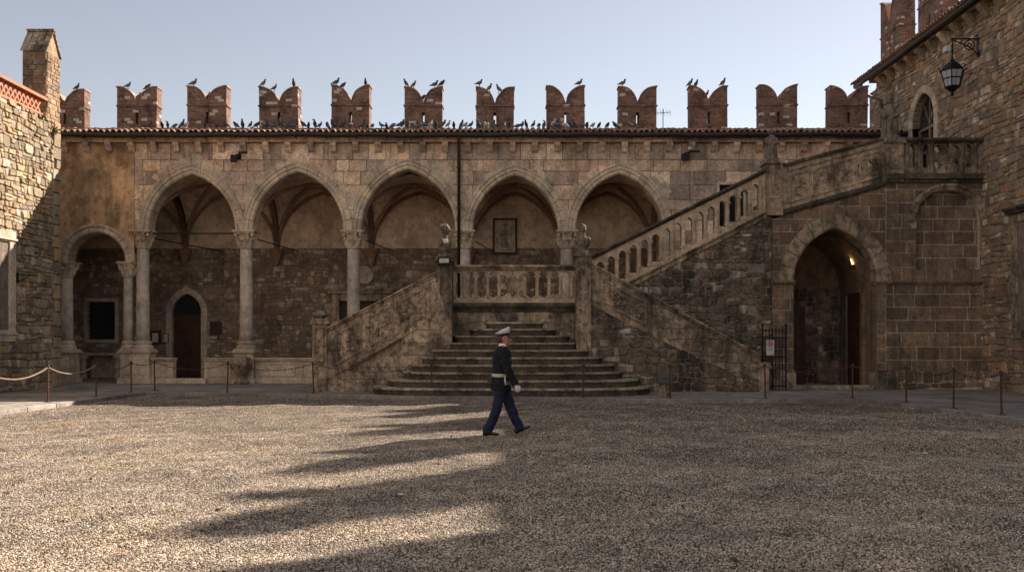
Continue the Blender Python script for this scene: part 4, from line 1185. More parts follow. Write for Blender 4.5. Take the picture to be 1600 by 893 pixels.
# passage behind the arch
YBK = 31.0; xl_, xr_ = cxp-a_-.35, cxp+a_+.03
mb = MB()
mb.box(xl_-.05, xl_, YU+.55, YBK, PV, 6.2); mb.box(xr_, xr_+.05, YU+.55, YBK, PV, 6.2); mb.box(xl_, xr_, YBK, YBK+.1, PV, 6.2)
n = 12
vs = [(cxp + (xr_-cxp)*t if t > 0 else cxp+(cxp-xl_)*t, y, 3.3 + prof(t*1.3, 1.3, 1.75)) for y in (YU+.56, YBK) for t in np.linspace(-1, 1, 2*n+1)]
mb.add(vs, [(i, i+1, 2*n+2+i, 2*n+1+i) for i in range(2*n)], .5)
mb.build('passage', MAT['block_dark'], por)
mb = MB(); rubble(mb, (xl_, xr_, PV, 3.4), FY(YBK), (), None, .34, .22, (.01, .04), .014); mb.build('passage_wall', MAT['rub_stair'], por)
mb = MB()
ya, yb = 28.95, 30.1
mb.box(xr_-.12, xr_-.001, ya-.25, ya, PV, 3.15); mb.box(xr_-.12, xr_-.001, yb, yb+.25, PV, 3.15); mb.box(xr_-.12, xr_-.001, ya-.25, yb+.25, 3.152, 3.5)
mb.build('door_surround', MAT['block_dark'], por, bevel=.01)
mb = MB(); mb.box(xr_-.08, xr_-.02, ya, yb, PV, 3.15)
for z in (.2, 1.1, 2.0): mb.box(xr_-.1, xr_-.08, ya+.12, (ya+yb)/2-.05, z, z+.75); mb.box(xr_-.1, xr_-.08, (ya+yb)/2+.05, yb-.12, z, z+.75)
dd = mb.build('door', MAT['wood'], por, bevel=.008)
mb = MB(); mb.blob((xr_-.13, (ya+yb)/2+.08, 1.2), .035); mb.build('handle', MAT['iron'], dd, local=True)
mb = MB(); mb.box(X(1243, YBK)-.3, X(1257, YBK), YBK-.08, YBK-.045, PV, 2.75); mb.box(X(1243, YBK)-.2, X(1256, YBK)-.1, YBK-.1, YBK-.08, .3, 2.5)
mb.build('door', MAT['wood'], por, bevel=.008)
# balcony
mb = MB()
mb.box(v1, XP1-.003, YU-.1, 33.0, ZB0, ZB0+.1); mb.box(v1-.02, XP1-.003, YU-.17, 33.0, ZB0+.102, Z(272, YU))
mb.box(XP0, v1-.01, YU+.3, 29.9, 5.0, 5.3)
mb.build('balcony_floor', MAT['coping_dark'], por, bevel=.015)
bx0, bx1 = X(1412, YU), XP1-.02; bz0, bz1 = Z(272, YU), Z(221, YU)
cb = [arch_poly(X(p, YU), Z(232, YU), .1, .14, Z(262, YU), 4) for p in (1425, 1447, 1514)]
for p, q, w in ((1466, 233, .12), (1494, 233, .12), (1466, 257, .12), (1494, 257, .12), (1480, 228, .07), (1480, 262, .07)):
    c = (X(p, YU), Z(q, YU)); cb.append([(c[0]+w*math.cos(t), c[1]+w*1.1*math.sin(t)) for t in np.linspace(0, 2*math.pi, 6, endpoint=False)])
mb = MB(); openwork(mb, [(bx0, bz0), (bx1, bz0), (bx1, bz1), (bx0, bz1)], cb, fr, .2, .3)
cc = (X(1480, YU), Z(245, YU))
for j in range(8):
    an = j*math.pi/4; scroll(mb, fr, cc[0]+.25*math.cos(an), cc[1]+.25*math.sin(an), .12, 1.4, .0, .03, (-1)**j, an)
mb.blob(fr(cc[0], cc[1], 0), (.12, .06, .14), 8, 5)
for p in (1416, 1436, 1456, 1504, 1524): mb.tube([fr(X(p, YU), bz0+.05, .02), fr(X(p, YU), bz1, .02)], .05, 8)
mb.build('balcony_parapet', MAT['stair_dark'], por)
mb = MB(); mb.box(bx0-.1, bx1+.015, YU-.12, YU+.28, bz1, bz1+.1); mb.box(bx0-.1, bx1+.015, YU-.08, YU+.24, bz1-.05, bz1-.002); mb.build('balcony_coping', MAT['coping_dark'], por, bevel=.02)

# ================================================================== left house
XW = -14.86
lef = thing('left_house', 'golden rubble stone house at the left edge with barred window, terracotta lattice and brick chimney', 'building', (XW, 27, PV))
zt_ = Z(149, 26.0)
mb = MB(); mb.box(-22, XW, -3, 29.4, 0, zt_-.02); mb.build('wall_core', MAT['mortar'], lef)
wy0, wy1, wz0, wz1 = 24.55, 26.44, 1.9, Z(378, 26.4)
wh = [(wy0-.34, wz0-.34), (wy1+.34, wz0-.34), (wy1+.34, wz1+.34), (wy0-.34, wz1+.34)]
mb = MB(); rubble(mb, (20.5, 28.98, PV, zt_), FL(XW), [wh], None, .27, .185, (.01, .065), .014, .65, .2); mb.build('rubble_wall', MAT['rub_left'], lef)
mb = MB(); z = PV
while z < zt_ - .05:
    h = min(random.uniform(.3, .5), zt_-z); w = random.uniform(.28, .55)
    stone(mb, [(29.4-w, z+.008), (29.4, z+.008), (29.4, z+h-.008), (29.4-w, z+h-.008)], FL(XW), random.uniform(.05, .07), .02); z += h
mb.build('corner_stones', MAT['rub_left'], lef)
lw = rect_window(wy0, wy1, wz0, wz1, FL(XW), 8, 10, .33, MAT['trim'], lef, .3)
mb = MB()
for a in ((wy0-.34, wz1+.06, 0), (wy0-.34, wz0-.12, 1)): mb.box(XW+.06, XW+.1, a[0], wy1+.34, a[1], a[1]+.06)
mb.build('sill', MAT['trim'], lw, local=True)
mb = MB(); frl = FL(XW-.1)
lz0, lz1 = zt_+.06, Z(121, 26.0); hh = lz1-lz0
mb.box(XW-.14, XW+.03, 18, 28.58, zt_-.02, zt_+.06)
y = 18.0; st = hh*.52
while y < 28.55:
    for s in (1, -1):
        for o in (0,):
            p = [(y, lz0 if s > 0 else lz1), (y+hh*.8, lz1 if s > 0 else lz0)]
            if p[1][0] < 28.58: mb.tube([frl(*p[0], s*.01), frl(*p[1], s*.01)], .042, 4)
    y += st
mb.box(XW-.16, XW+.05, 18, 28.58, lz1, lz1+.09)
mb.build('lattice_parapet', MAT['terracotta'], lef)
cx0, cx1, cy0, cy1 = XW-.76, XW+.01, 28.6, 29.42
zs_, zp_ = Z(80, 28.6), Z(47, 28.9)
mb = MB(); mb.box(cx0, cx1, cy0, cy1, zt_-.3, zs_)
ashlar(mb, (cx0, cx1, zt_-.25, zs_), FY(cy0), (), None, (.09, .2), (.16, .42), (.005, .035), .014, .012)
ashlar(mb, (cy0, cy1, zt_-.25, zs_), FL(cx1), (), None, (.09, .2), (.16, .42), (.005, .03), .014, .012)
mb.prism([(cy0, zs_), (cy1, zs_), ((cy0+cy1)/2, zp_-.05)], lambda u, v, d: (cx0+d, u, v), 0.02, cx1-cx0-.02)
ch = mb.build('chimney', MAT['chimney_stone'], lef)
mb = MB(); ym = (cy0+cy1)/2
for a, b in ((cy0-.06, ym), (cy1+.06, ym)):
    for k in range(5):
        t0, t1 = k/5, (k+1)/5+.06; e0, e1 = a+(b-a)*t0, a+(b-a)*min(t1, 1); q0, q1 = zs_-.02+(zp_-zs_)*t0, zs_-.02+(zp_-zs_)*min(t1, 1)
        for c in range(4):
            xa_ = cx0-.05+c*(cx1-cx0+.1)/4; j = random.uniform(0, .02)
            mb.add([(xa_+.004, e0, q0+j), (xa_+.2, e0, q0+j), (xa_+.2, e1, q1+j), (xa_+.004, e1, q1+j), (xa_+.004, e0, q0+.04+j), (xa_+.2, e0, q0+.04+j), (xa_+.2, e1, q1+.04+j), (xa_+.004, e1, q1+.04+j)],
                   [(0,3,2,1),(4,5,6,7),(0,1,5,4),(1,2,6,5),(2,3,7,6),(3,0,4,7)])
mb.box(cx0-.06, cx1+.06, ym-.08, ym+.08, zp_-.02, zp_+.05)
mb.build('chimney_cap', MAT['stair_dark'], ch, local=True)
mb = MB()
for k in range(60): mb.blob((random.uniform(cx0, cx1), cy0+random.uniform(-.02, .3), zs_+random.uniform(0, .5)), random.uniform(.015, .04), 5, 3, None, .3)
# ================================================================== right wing
XG = 14.6
rig = thing('right_wing', 'tall brown rubble palace wing at the right edge with arched balcony door and brick battlements', 'building', (XG, 28, PV))
ZE = 12.0
RW = [(24.2, 1.6), (26.12, 1.6), (26.12, 5.3), (24.2, 5.3)]
dcy, dzs, da, dh = 31.8, 9.3, .86, 1.05
DW = arch_poly(dcy, dzs, da, dh, Z(272, YU)+.002, 8)
mb = MB()
for q in subtract([[(-3, 0), (35.9, 0), (35.9, ZE), (-3, ZE)]], [DW])[0]: mb.sheet(q, FR(XG), 0, .5)
mb.box(XG, 22, 35.8, 35.9, 0, ZE); mb.box(XG, 22, -3, -2.9, 0, ZE)
for i in range(len(DW)):
    a, b = DW[i], DW[(i+1) % len(DW)]; mb.add([(XG, *a), (XG, *b), (XG+.5, *b), (XG+.5, *a)], [(0, 1, 2, 3)], .5)
mb.build('wall_core', MAT['mortar_dark'], rig)
mb = MB(); rubble(mb, (23.5, 35.88, PV, ZE-.1), FR(XG), [DW, inset(DW, -.25), RW], None, .29, .205, (.01, .055), .013, .65, .25); mb.build('rubble_wall', MAT['rub_right'], rig)
mb = MB(); arch_ring(mb, dcy, dzs, da, dh, [(0, -.3), (0, .03), (.05, .06), (.27, .06), (.28, -.02)], FR(XG), 5, .004)
for s in (-1, 1):
    z = Z(272, YU)
    while z < dzs-.05:
        h = min(random.uniform(.4, .7), dzs-z); q = (dcy+da, dcy+da+.27) if s > 0 else (dcy-da-.27, dcy-da)
        mb.box(XG-.05, XG+.3, q[0], q[1], z+.004, z+h-.004); z += h
mb.build('door_surround', MAT['trim'], rig)
mb = MB(); z0 = Z(272, YU)
frd = FR(XG+.22)
for a in ((-da, -da+.12), (da-.12, da), (-.06, .06)): mb.prism([(dcy+a[0], z0), (dcy+a[1], z0), (dcy+a[1], dzs-.1), (dcy+a[0], dzs-.1)], frd, -.06, 0)
for z in (z0+.02, z0+.7, z0+1.5, dzs-.2): mb.prism([(dcy-da, z), (dcy+da, z), (dcy+da, z+.12), (dcy-da, z+.12)], frd, -.05, .012)
for s in (-1, 1): mb.tube([frd(dcy, dzs-.05, -.02), frd(dcy+s*.5, dzs+.8, -.02)], .03, 4)
mb.tube([frd(dcy, dzs-.05, -.02), frd(dcy, dzs+1.1, -.02)], .03, 4)
arc = [(a, b) for a, b in DW[2:]]
mb.tube([frd(a, b, -.02) for a, b in arc], .05, 4)
bd = mb.build('balcony_door', MAT['wood_light'], rig, bevel=.006)
mb = MB(); mb.prism(DW, frd, -.1, -.07); mb.build('pane', MAT['pane'], bd, local=True)
rw_ = rect_window(24.45, 25.85, 1.9, 5.0, FR(XG), 6, 10, .25, MAT['stair'], rig, .25)
mb = MB(); mb.box(XG-.2, XG-.055, 24.1, 26.2, 5.26, 5.36); mb.box(XG-.26, XG-.055, 24.05, 26.25, 5.362, 5.44); mb.build('hood', MAT['coping_dark'], rw_, local=True)
# eave
mb = MB(); xg_ = 14.1; rings = []
for k in range(41):
    y = -3 + 39.8*k/40; dz = .015*math.sin(k*1.7)
    rings.append([(xg_+.1*math.cos(a), y, ZE+dz+.1*math.sin(a)) for a in np.linspace(0, 2*math.pi, 10, endpoint=False)])
mb.loft(rings, True, .5); mb.build('gutter', MAT['gutter'], rig, smooth=True)
mb = MB(); mb.tube([(xg_, 36.2, ZE-.05), (xg_, 36.2, ZE-.4), (XG-.12, 35.3, 11.0), (XG-.12, 35.1, 10.6), (XG-.12, 35.1, 9.2)], .065, 10); mb.build('downpipe', MAT['lead'], rig, smooth=True)
mb = MB()
mb.prism([(14.05, ZE+.02), (17.0, 13.2), (17.0, 13.3), (14.05, ZE+.12)], lambda u, v, d: (u, d, v), -3, 36.9, .5)
y = 20.0
while y < 36.85:
    for k in range(3):
        t0, t1 = k/3-.02, (k+1)/3+.03; j = random.uniform(-.015, .015); rg_ = []
        for t, rad in ((t0, .1), (t1, .08)):
            x, z = 13.98+3.0*t, ZE+.12+1.2*t+j
            rg_.append([(x, y+rad*math.cos(a), z-.04+rad*math.sin(a)) for a in np.linspace(0, math.pi, 7)] + [(x, y+(rad-.02)*math.cos(a), z-.04+(rad-.02)*math.sin(a)) for a in np.linspace(math.pi, 0, 7)])
        mb.loft(rg_, True, random.random())
    y += .215
mb.build('roof_tiles', MAT['tile'], rig)
mb = MB(); mb.prism([(-3, ZE-.12), (35.9, ZE-.12), (35.9, ZE+.0), (-3, ZE+.0)], FR(XG), 0, .3); mb.build('cornice', MAT['rub_right'], rig)
y = 24.0
while y < 35.8:
    mb = MB(); q = [(0, ZE-.122), (.36, ZE-.122), (.36, ZE-.2), (.2, ZE-.36), (.1, ZE-.5), (0, ZE-.54)]
    mb.prism(q, lambda u, v, d, y=y: (XG-u, y+d, v), -.13, .13); mb.build('corbel', MAT['rub_right'], rig); y += .85
mb = MB(); mb.box(17.0, 17.7, -3, 42.6, 0, 13.3); mb.build('battlement_wall', MAT['brick'], rig)
for k in range(9):
    cy = 40.3 - 3.8*k
    merlon(cy, 0, .7, 13.3, 17.05, 2.0, parent=rig, fr=lambda u, v, d: (17.0-d, u, v), holes=True, strw=.04)
# ================================================================== statues and busts
def bust(loc, h, rz, label, kind):
    mb = MB(); k = h
    if kind == 'bust':
        mb.box(-.2*k, .2*k, -.15*k, .15*k, 0, .1*k)
        mb.blob((0, 0, .32*k), (.25*k, .17*k, .28*k), 12, 8); mb.blob((-.2*k, 0, .42*k), (.12*k, .13*k, .13*k), 9, 6); mb.blob((.2*k, 0, .42*k), (.12*k, .13*k, .13*k), 9, 6)
        mb.tube([(0, 0, .5*k), (0, -.01*k, .7*k)], [.1*k, .085*k], 9)
        mb.blob((0, -.02*k, .83*k), (.125*k, .15*k, .18*k), 12, 9); mb.blob((0, -.165*k, .8*k), (.025*k, .04*k, .035*k), 6, 4)
        for i in range(12):
            a = random.uniform(0, 6.28); e = random.uniform(.1, 1.3)
            mb.blob((.12*k*math.cos(a)*math.cos(e), .03*k+.13*k*math.sin(a)*math.cos(e), .87*k+.14*k*math.sin(e)), .045*k, 6, 4)
    else:
        mb.box(-.2*k, .2*k, -.15*k, .15*k, 0, .05*k)
        mb.loft([[(a*k*math.cos(t), b*k*math.sin(t), z*k) for t in np.linspace(0, 2*math.pi, 14, endpoint=False)] for z, a, b in
                 ((.03, .17, .14), (.15, .155, .135), (.3, .145, .12), (.45, .14, .115), (.55, .15, .115), (.66, .165, .105), (.72, .11, .085), (.76, .06, .06))])
        for s in (-1, 1): mb.tube([(s*.13*k, 0, .66*k), (s*.165*k, -.05*k, .52*k), (s*.06*k, -.13*k, .48*k)], [.055*k, .05*k, .04*k], 8)
        for i in range(9): 
            a = 2*math.pi*i/9; mb.tube([(.175*k*math.cos(a), .13*k*math.sin(a), .05*k), (.15*k*math.cos(a), .115*k*math.sin(a), .5*k)], .02*k, 5)
        mb.tube([(0, 0, .72*k), (0, 0, .82*k)], .055*k, 8); mb.blob((0, -.01*k, .87*k), (.085*k, .095*k, .105*k), 10, 7); mb.blob((0, -.1*k, .86*k), .022*k, 5, 4)
        if kind == 'crown':
            for i in range(8): a = 2*math.pi*i/8; mb.blob((.07*k*math.cos(a), .07*k*math.sin(a), .975*k), (.025*k, .025*k, .045*k), 5, 4)
    o = mb.build('bust' if kind == 'bust' else 'statue', MAT['statue'], voxel=.008*max(h, .8), sm=0, rough=(.006, .03))
    o.location = loc; o.rotation_euler = (0, 0, rz)
    return tag(o, label, 'statue')
bust((X(694, YS-.08), YS+.22, P1T), .98, R(65), 'curly-headed stone bust on the landing pier that carries a small white sign', 'bust')
bust((X(912, YS-.08), YS+.22, P2T), .80, R(8), 'squat round-headed stone bust on the landing pier at the right end of the balustrade', 'bust')
bust((X(1208, YU), YU+.18, P3T), 1.02, R(0), 'lichened robed stone statue on the pier halfway up the long stair flight', 'robed')
bust((X(1394, YU), YU+.18, P4T), 1.42, R(-20), 'crowned stone statue on the pier where the stair meets the balcony', 'crown')

# ================================================================== things on the walls
def board(name, label, cat, px, py, wpx, hpx, Y, mats, fr_=.02, lines=0):
    w, h = wpx*Y/F, hpx*Y/F
    t = thing(name, label, cat, (X(px, Y), Y, Z(py, Y)))
    mb = MB(); mb.box(-w/2, w/2, -.035, 0.03, -h/2, h/2); mb.build('frame', MAT[mats[0]], t, local=True, bevel=.005)
    mb = MB(); mb.box(-w/2+fr_, w/2-fr_, -.04, -.034, -h/2+fr_, h/2-fr_); mb.build('panel', MAT[mats[1]], t, local=True)
    if lines:
        mb = MB(); n = lines
        for k in range(n):
            z = h/2-fr_-(k+.8)*(h-2*fr_)/(n+.6); x = -w/2+fr_*2.2
            while x < w/2-fr_*2.2:
                l = random.uniform(.02, .05); mb.box(x, min(x+l, w/2-fr_*2), -.0425, -.0402, z-.006, z+.006); x += l+.014
        mb.build('lettering', MAT['grey_text'], t, local=True)
    return t
board('notice_board', 'brown framed notice board with a white sheet left of the pointed door', 'notice', 243, 527, 17, 22, YB-.06, ('wood', 'white'), .1, 7)
board('notice_board', 'narrow white notice sheet between the framed board and the pointed door', 'notice', 259.5, 528, 8, 14, YB-.06, ('iron', 'white'), .02, 6)
board('notice_board', 'dark red blank board on the rubble wall right of the pointed door', 'notice', 337, 512, 18, 20, YB-.06, ('wood', 'wood'), .04)
board('wall_sign', 'low white strip sign under the dark red board right of the pointed door', 'sign', 334, 527, 12, 5, YB-.06, ('iron', 'white'), .012, 2)
board('wall_sign', 'small white sign in a dark frame under the bust on the left landing pier', 'sign', 694, 407, 20, 12, YS-.175, ('iron', 'white'), .05, 2)
# picture of a robed figure
t = thing('wall_picture', 'dark framed pale panel with a robed standing figure on the loggia wall', 'picture', (X(789, YB-.08), YB-.08, Z(369, YB-.08)))
w, h = 38*YB/F, 56*YB/F
mb = MB()
for q in ((-w/2, w/2, h/2-.08, h/2), (-w/2, w/2, -h/2, -h/2+.08), (-w/2, -w/2+.08, -h/2+.08, h/2-.08), (w/2-.08, w/2, -h/2+.08, h/2-.08)): mb.box(q[0], q[1], -.06, .04, q[2], q[3])
mb.build('frame', MAT['wood'], t, local=True, bevel=.01)
MAT['panel_pale'] = stone_mat("faded_panel", [(.44, .375, .29), (.48, .41, .32)], bmp=.1, dirt_amt=.3); MAT['panel_line'] = stone_mat("faded_drawing", [(.16, .13, .1), (.28, .235, .185), (.33, .28, .22)], bmp=.1, dirt_amt=.2)
mb = MB(); mb.box(-w/2+.08, w/2-.08, -.02, .03, -h/2+.08, h/2-.08); mb.build('panel', MAT['panel_pale'], t, local=True)
mb = MB(); ff = lambda u, v, d: (u, -.021-d, v)
robe = [(-.2, -.45), (.16, -.48), (.1, -.1), (.13, .1), (.1, .28), (-.02, .34), (-.14, .22), (-.2, .02), (-.16, -.12)]
mb.prism(robe, ff, 0, .008, .55)
for a, b in (((-.16, -.4), (-.1, .2)), ((-.05, -.45), (-.02, .25)), ((.07, -.45), (.03, .0))): mb.tube([ff(*a, .008), ff(*b, .008)], .009, 4, .0)
mb.prism([(0.02+.07*math.cos(a), .42+.085*math.sin(a)) for a in np.linspace(0, 6.28, 12, endpoint=False)], ff, 0, .008, .7)
mb.tube([ff(.02+.075*math.cos(a), .43+.09*math.sin(a), .008) for a in np.linspace(0, math.pi, 9)], .014, 4, .0)
for a, b in (((.05, .15), (.2, .05)), ((.2, .05), (.3, .12)), ((.24, -.02), (.24, .3)), ((-.15, .1), (.05, .0)), ((.2, .35), (.34, .35)), ((.2, .3), (.34, .3))): mb.tube([ff(*a, .006), ff(*b, .006)], .016, 4, .2)
mb.prism([(-.36, -.3), (-.22, -.3), (-.22, -.05), (-.36, -.05)], ff, 0, .005, .8)
mb.tube([ff(-.34, -.38, .006), ff(-.2, -.52, .006), (0, -.03, -.56), ff(.22, -.53, .006), ff(.36, -.45, .006)], .013, 4, .1)
mb.build('figure', MAT['panel_line'], t, local=True)
# round stone medallion
mb = MB(); yy = YB-.05
mb.lathe([(.34, 0), (.36, .05), (.33, .09), (.28, .08), (.26, .04), (.0, .04)], 0, 0, 22)
mb.blob((0, 0, .06), (.11, .15, .06), 9, 6); mb.blob((0, -.2, .05), (.16, .1, .04), 8, 5)
o = mb.build('medallion', MAT['column']); o.rotation_euler = (R(90), 0, 0); o.location = (X(570, yy), yy, Z(430, yy))
tag(o, 'round pale stone portrait medallion above the side door in the loggia', 'medallion')
# carved stone vase against the second pedestal
mb = MB(); yy = YF-.3; cxx = X(377, yy)
mb.lathe([(.26, PV), (.26, PV+.08), (.16, PV+.14), (.12, PV+.3), (.2, PV+.36), (.34, PV+.55), (.38, PV+.72), (.32, PV+.88), (.2, PV+.94)], 0, 0, 16)
for k in range(12):
    a = 2*math.pi*k/12; mb.tube([(.36*math.cos(a), .36*math.sin(a), PV+.56), (.39*math.cos(a+.2), .39*math.sin(a+.2), PV+.72), (.33*math.cos(a+.4), .33*math.sin(a+.4), PV+.87)], .03, 5)
o = mb.build('stone_urn', MAT['stair'], smooth=True); o.location = (cxx, yy, 0); tag(o, 'dark round carved stone urn standing before the pedestal of the second tall column', 'urn')

def spotlight(px, py, label):
    t = thing('floodlight', label, 'floodlight', (X(px, YF), YF-.03, Z(py, YF)))
    mb = MB(); mb.box(-.08, .08, -.1, .02, -.05, .12); mb.tube([(0, -.05, .1), (.12, -.35, .14)], .025, 6); mb.build('bracket', MAT['iron'], t, local=True)
    mb = MB(); mb.loft([[(-.2+a, y, z) for a, z in ((0, -.16*s+dz), (.26*s+.02, -.16*s+dz), (.26*s+.02, .16*s+dz), (0, .16*s+dz))] for y, s, dz in ((-.1, .45, -.02), (-.34, .85, -.09))]); mb.build('housing', MAT['iron'], t, local=True)
    mb = MB(); mb.box(.12, .4, -.42, -.38, .06, .14); mb.tube([(.1, -.36, .08), (.36, -.4, .12)], .02, 6); mb.build('arm', MAT['iron'], t, local=True)
    mb = MB(); mb.blob((.06, -.3, .22), (.07, .07, .07), 10, 7); mb.build('sensor', MAT['white'], t, local=True, smooth=True)
spotlight(374, 247, 'black floodlight with white sensor bolted above the first big arch')
spotlight(1072, 245, 'black floodlight with white sensor bolted to the wall right of the last arch')

# ---- hanging lantern on the right wing
MAT['lamp_glass'] = glass_mat("frosted_lantern_glass", (.33, .34, .36), .25)
def lantern(t, z0, sc, glow=None):
    def hexa(rad, z): return [(rad*sc*math.cos(math.pi/3*k), rad*sc*math.sin(math.pi/3*k), z0+z*sc) for k in range(6)]
    mb = MB(); mb.loft([hexa(.22, .28), hexa(.34, .74)]); mb.build('lantern_glass', glow or MAT['lamp_glass'], t, local=True)
    mb = MB()
    for k in range(6):
        a = math.pi/3*k; mb.tube([(.225*sc*math.cos(a), .225*sc*math.sin(a), z0+.27*sc), (.348*sc*math.cos(a), .348*sc*math.sin(a), z0+.75*sc)], .018*sc, 5)
        mb.tube([(.35*sc*math.cos(a), .35*sc*math.sin(a), z0+.76*sc), (.42*sc*math.cos(a), .42*sc*math.sin(a), z0+.82*sc)], .015*sc, 5); mb.blob((.42*sc*math.cos(a), .42*sc*math.sin(a), z0+.84*sc), .03*sc, 5, 4)
        b = a + math.pi/6; mb.tube([(.19*sc*math.cos(b), .19*sc*math.sin(b), z0+.28*sc), (.295*sc*math.cos(b), .295*sc*math.sin(b), z0+.75*sc)], .008*sc, 4)
    for rad, z in ((.235, .27), (.365, .76), (.3, .52)): mb.loft([hexa(rad, z-.018), hexa(rad, z+.018)])
    mb.loft([hexa(.36, .778), hexa(.24, .92), hexa(.2, .95), hexa(.13, 1.02), hexa(.05, 1.06)]); mb.lathe([(.05*sc, z0+1.05*sc), (.07*sc, z0+1.09*sc), (.02*sc, z0+1.14*sc)], 0, 0, 8)
    mb.loft([hexa(.22, .26), hexa(.1, .16), hexa(.04, .1)]); mb.lathe([(.03*sc, z0), (.05*sc, z0+.05*sc), (.02*sc, z0+.11*sc)], 0, 0, 8)
    mb.build('lantern_frame', MAT['iron'], t, local=True)
lx = X(1488, 28.0)
t = thing('wall_lantern', 'black six-sided iron lantern hanging from a scrolled bracket on the right wing', 'lantern', (lx, 28.0, 0))
lantern(t, Z(150, 28), 1.02)
mb = MB(); za = Z(61, 28); ex = XG - lx
mb.tube([(0, 0, Z(94, 28)), (0, 0, za)], .016, 6)
for k in range(6): mb.tube([(.035*math.cos(a), 0 if k % 2 else .035*math.sin(a), za-.1-k*.1+.05*math.sin(a)) if False else (.03*math.cos(a)*(k % 2), .03*math.cos(a)*((k+1) % 2), za-.12-k*.095+.055*math.sin(a)) for a in np.linspace(0, 6.28, 9)], .01, 4)
mb.build('chain', MAT['iron'], t, local=True)
mb = MB(); mb.box(ex-.06, ex-.005, -.05, .05, za-.55, za+.15); mb.box(-.05, ex-.06, -.02, .02, za-.02, za+.02)
pts = [(ex-.06-.75*tt, 0, za-.5+.46*tt**.6) for tt in np.linspace(0, 1, 12)]; mb.tube(pts, .02, 6)
mb.tube([(ex-.3+.15*math.cos(a), 0, za-.19+.15*math.sin(a)) for a in np.linspace(0, 6.28, 17)], .018, 6); mb.tube([(ex-.3+.06*math.cos(a), 0, za-.19+.06*math.sin(a)) for a in np.linspace(0, 6.28, 11)], .014, 6)
mb.build('bracket', MAT['iron'], t, local=True)
mb = MB(); mb.box(-.25, -.1, -.1, .1, za-.42, za-.24); mb.tube([(-.15, 0, za-.28), (0, 0, za-.1)], .014, 5); mb.build('sensor_box', MAT['white'], t, local=True, bevel=.03)
# ---- lit lantern under the portal
gm = bpy.data.materials.new("lit_lantern_glass"); gm.use_nodes = True
gb = gm.node_tree.nodes["Principled BSDF"]; gb.inputs['Base Color'].default_value = (.9, .6, .3, 1); gb.inputs['Emission Color'].default_value = (1, .52, .2, 1); gb.inputs['Emission Strength'].default_value = 1.3
yl = 29.3; lx2 = X(1335, yl)
t = thing('portal_lantern', 'lit amber iron lantern on the wall inside the portal', 'lantern', (lx2, yl, 0))
lantern(t, Z(419, yl), .42, gm)
mb = MB(); zb2 = Z(419, yl); mb.tube([(0, 0, zb2+.47), (0, 0, zb2+.6), (xr_-lx2, 0, zb2+.62)], .014, 6); mb.box(xr_-lx2-.03, xr_-lx2, -.05, .05, zb2+.45, zb2+.75); mb.build('bracket', MAT['iron'], t, local=True)
pl = bpy.data.lights.new("portal_bulb", 'POINT'); pl.energy = .45; pl.color = (1, .6, .28); pl.shadow_soft_size = .06
plo = bpy.data.objects.new("portal_bulb", pl); COL.objects.link(plo); plo.parent = t; plo.location = (-.16, -.1, zb2+.25)

# ---- gate with its prohibition sign
yg_ = 27.25; gx0, gx1 = 7.62, X(1228, yg_); gzt = Z(518, yg_)
t = thing('iron_gate', 'black iron bar gate with spikes between the stair foot and the portal', 'gate', (gx0, yg_, PV))
mb = MB(); w = gx1-gx0
for z in (.12, 1.0, gzt-PV-.2): mb.box(0, w, -.015, .015, z, z+.04)
n = 7
for k in range(n+1):
    x = w*k/n; mb.tube([(x, 0, .02), (x, 0, gzt-PV)], .012, 6); mb.lathe([(.012, gzt-PV-.01), (.03, gzt-PV+.04), (.002, gzt-PV+.12)], x, 0, 6)
mb.build('bars', MAT['iron'], t, local=True)
mb = MB()
for x in (0, w): mb.tube([(x, 0, 0), (x, 0, gzt-PV+.15)], .025, 8); mb.blob((x, 0, gzt-PV+.2), .045, 8, 6)
mb.build('posts', MAT['iron'], t, local=True)
ys_ = yg_-.06; sx = X(1203.5, ys_); sz = Z(543.5, ys_)
t = thing('prohibition_sign', 'white upright sign with a red barred circle hung on the iron gate', 'sign', (sx, ys_, sz))
mb = MB(); mb.box(-.12, .12, 0, .02, -.24, .24); mb.build('plate', MAT['white'], t, local=True, bevel=.004)
mb = MB(); c = (0, .13)
mb.add([(c[0]+r_*math.cos(a), -.003, c[1]+r_*math.sin(a)) for r_ in (.065, .09) for a in np.linspace(0, 2*math.pi, 24, endpoint=False)], [(i, (i+1) % 24, 24+(i+1) % 24, 24+i) for i in range(24)])
mb.add([(c[0]-.055, -.003, c[1]+.038), (c[0]-.04, -.003, c[1]+.053), (c[0]+.055, -.003, c[1]-.038), (c[0]+.04, -.003, c[1]-.053)], [(0, 1, 2, 3)])
mb.build('red_ring', MAT['red'], t, local=True)
mb = MB(); mb.box(-.035, .03, -.0022, -.0004, .11, .145); mb.box(.02, .045, -.0022, -.0004, .135, .165); mb.box(-.032, -.02, -.0022, -.0004, .085, .11); mb.box(.015, .027, -.0022, -.0004, .085, .11); mb.build('pictogram', MAT['black'], t, local=True)
mb = MB()
for z, wd in ((-.02, .07), (-.07, .04)): mb.box(-wd, wd, -.002, -.0003, z-.01, z+.01)
mb.build('lettering', MAT['grey_text'], t, local=True)
mb = MB(); mb.box(-.12, .12, -.004, -.0005, -.238, -.205); mb.build('foot_strip', MAT['wood_light'], t, local=True)

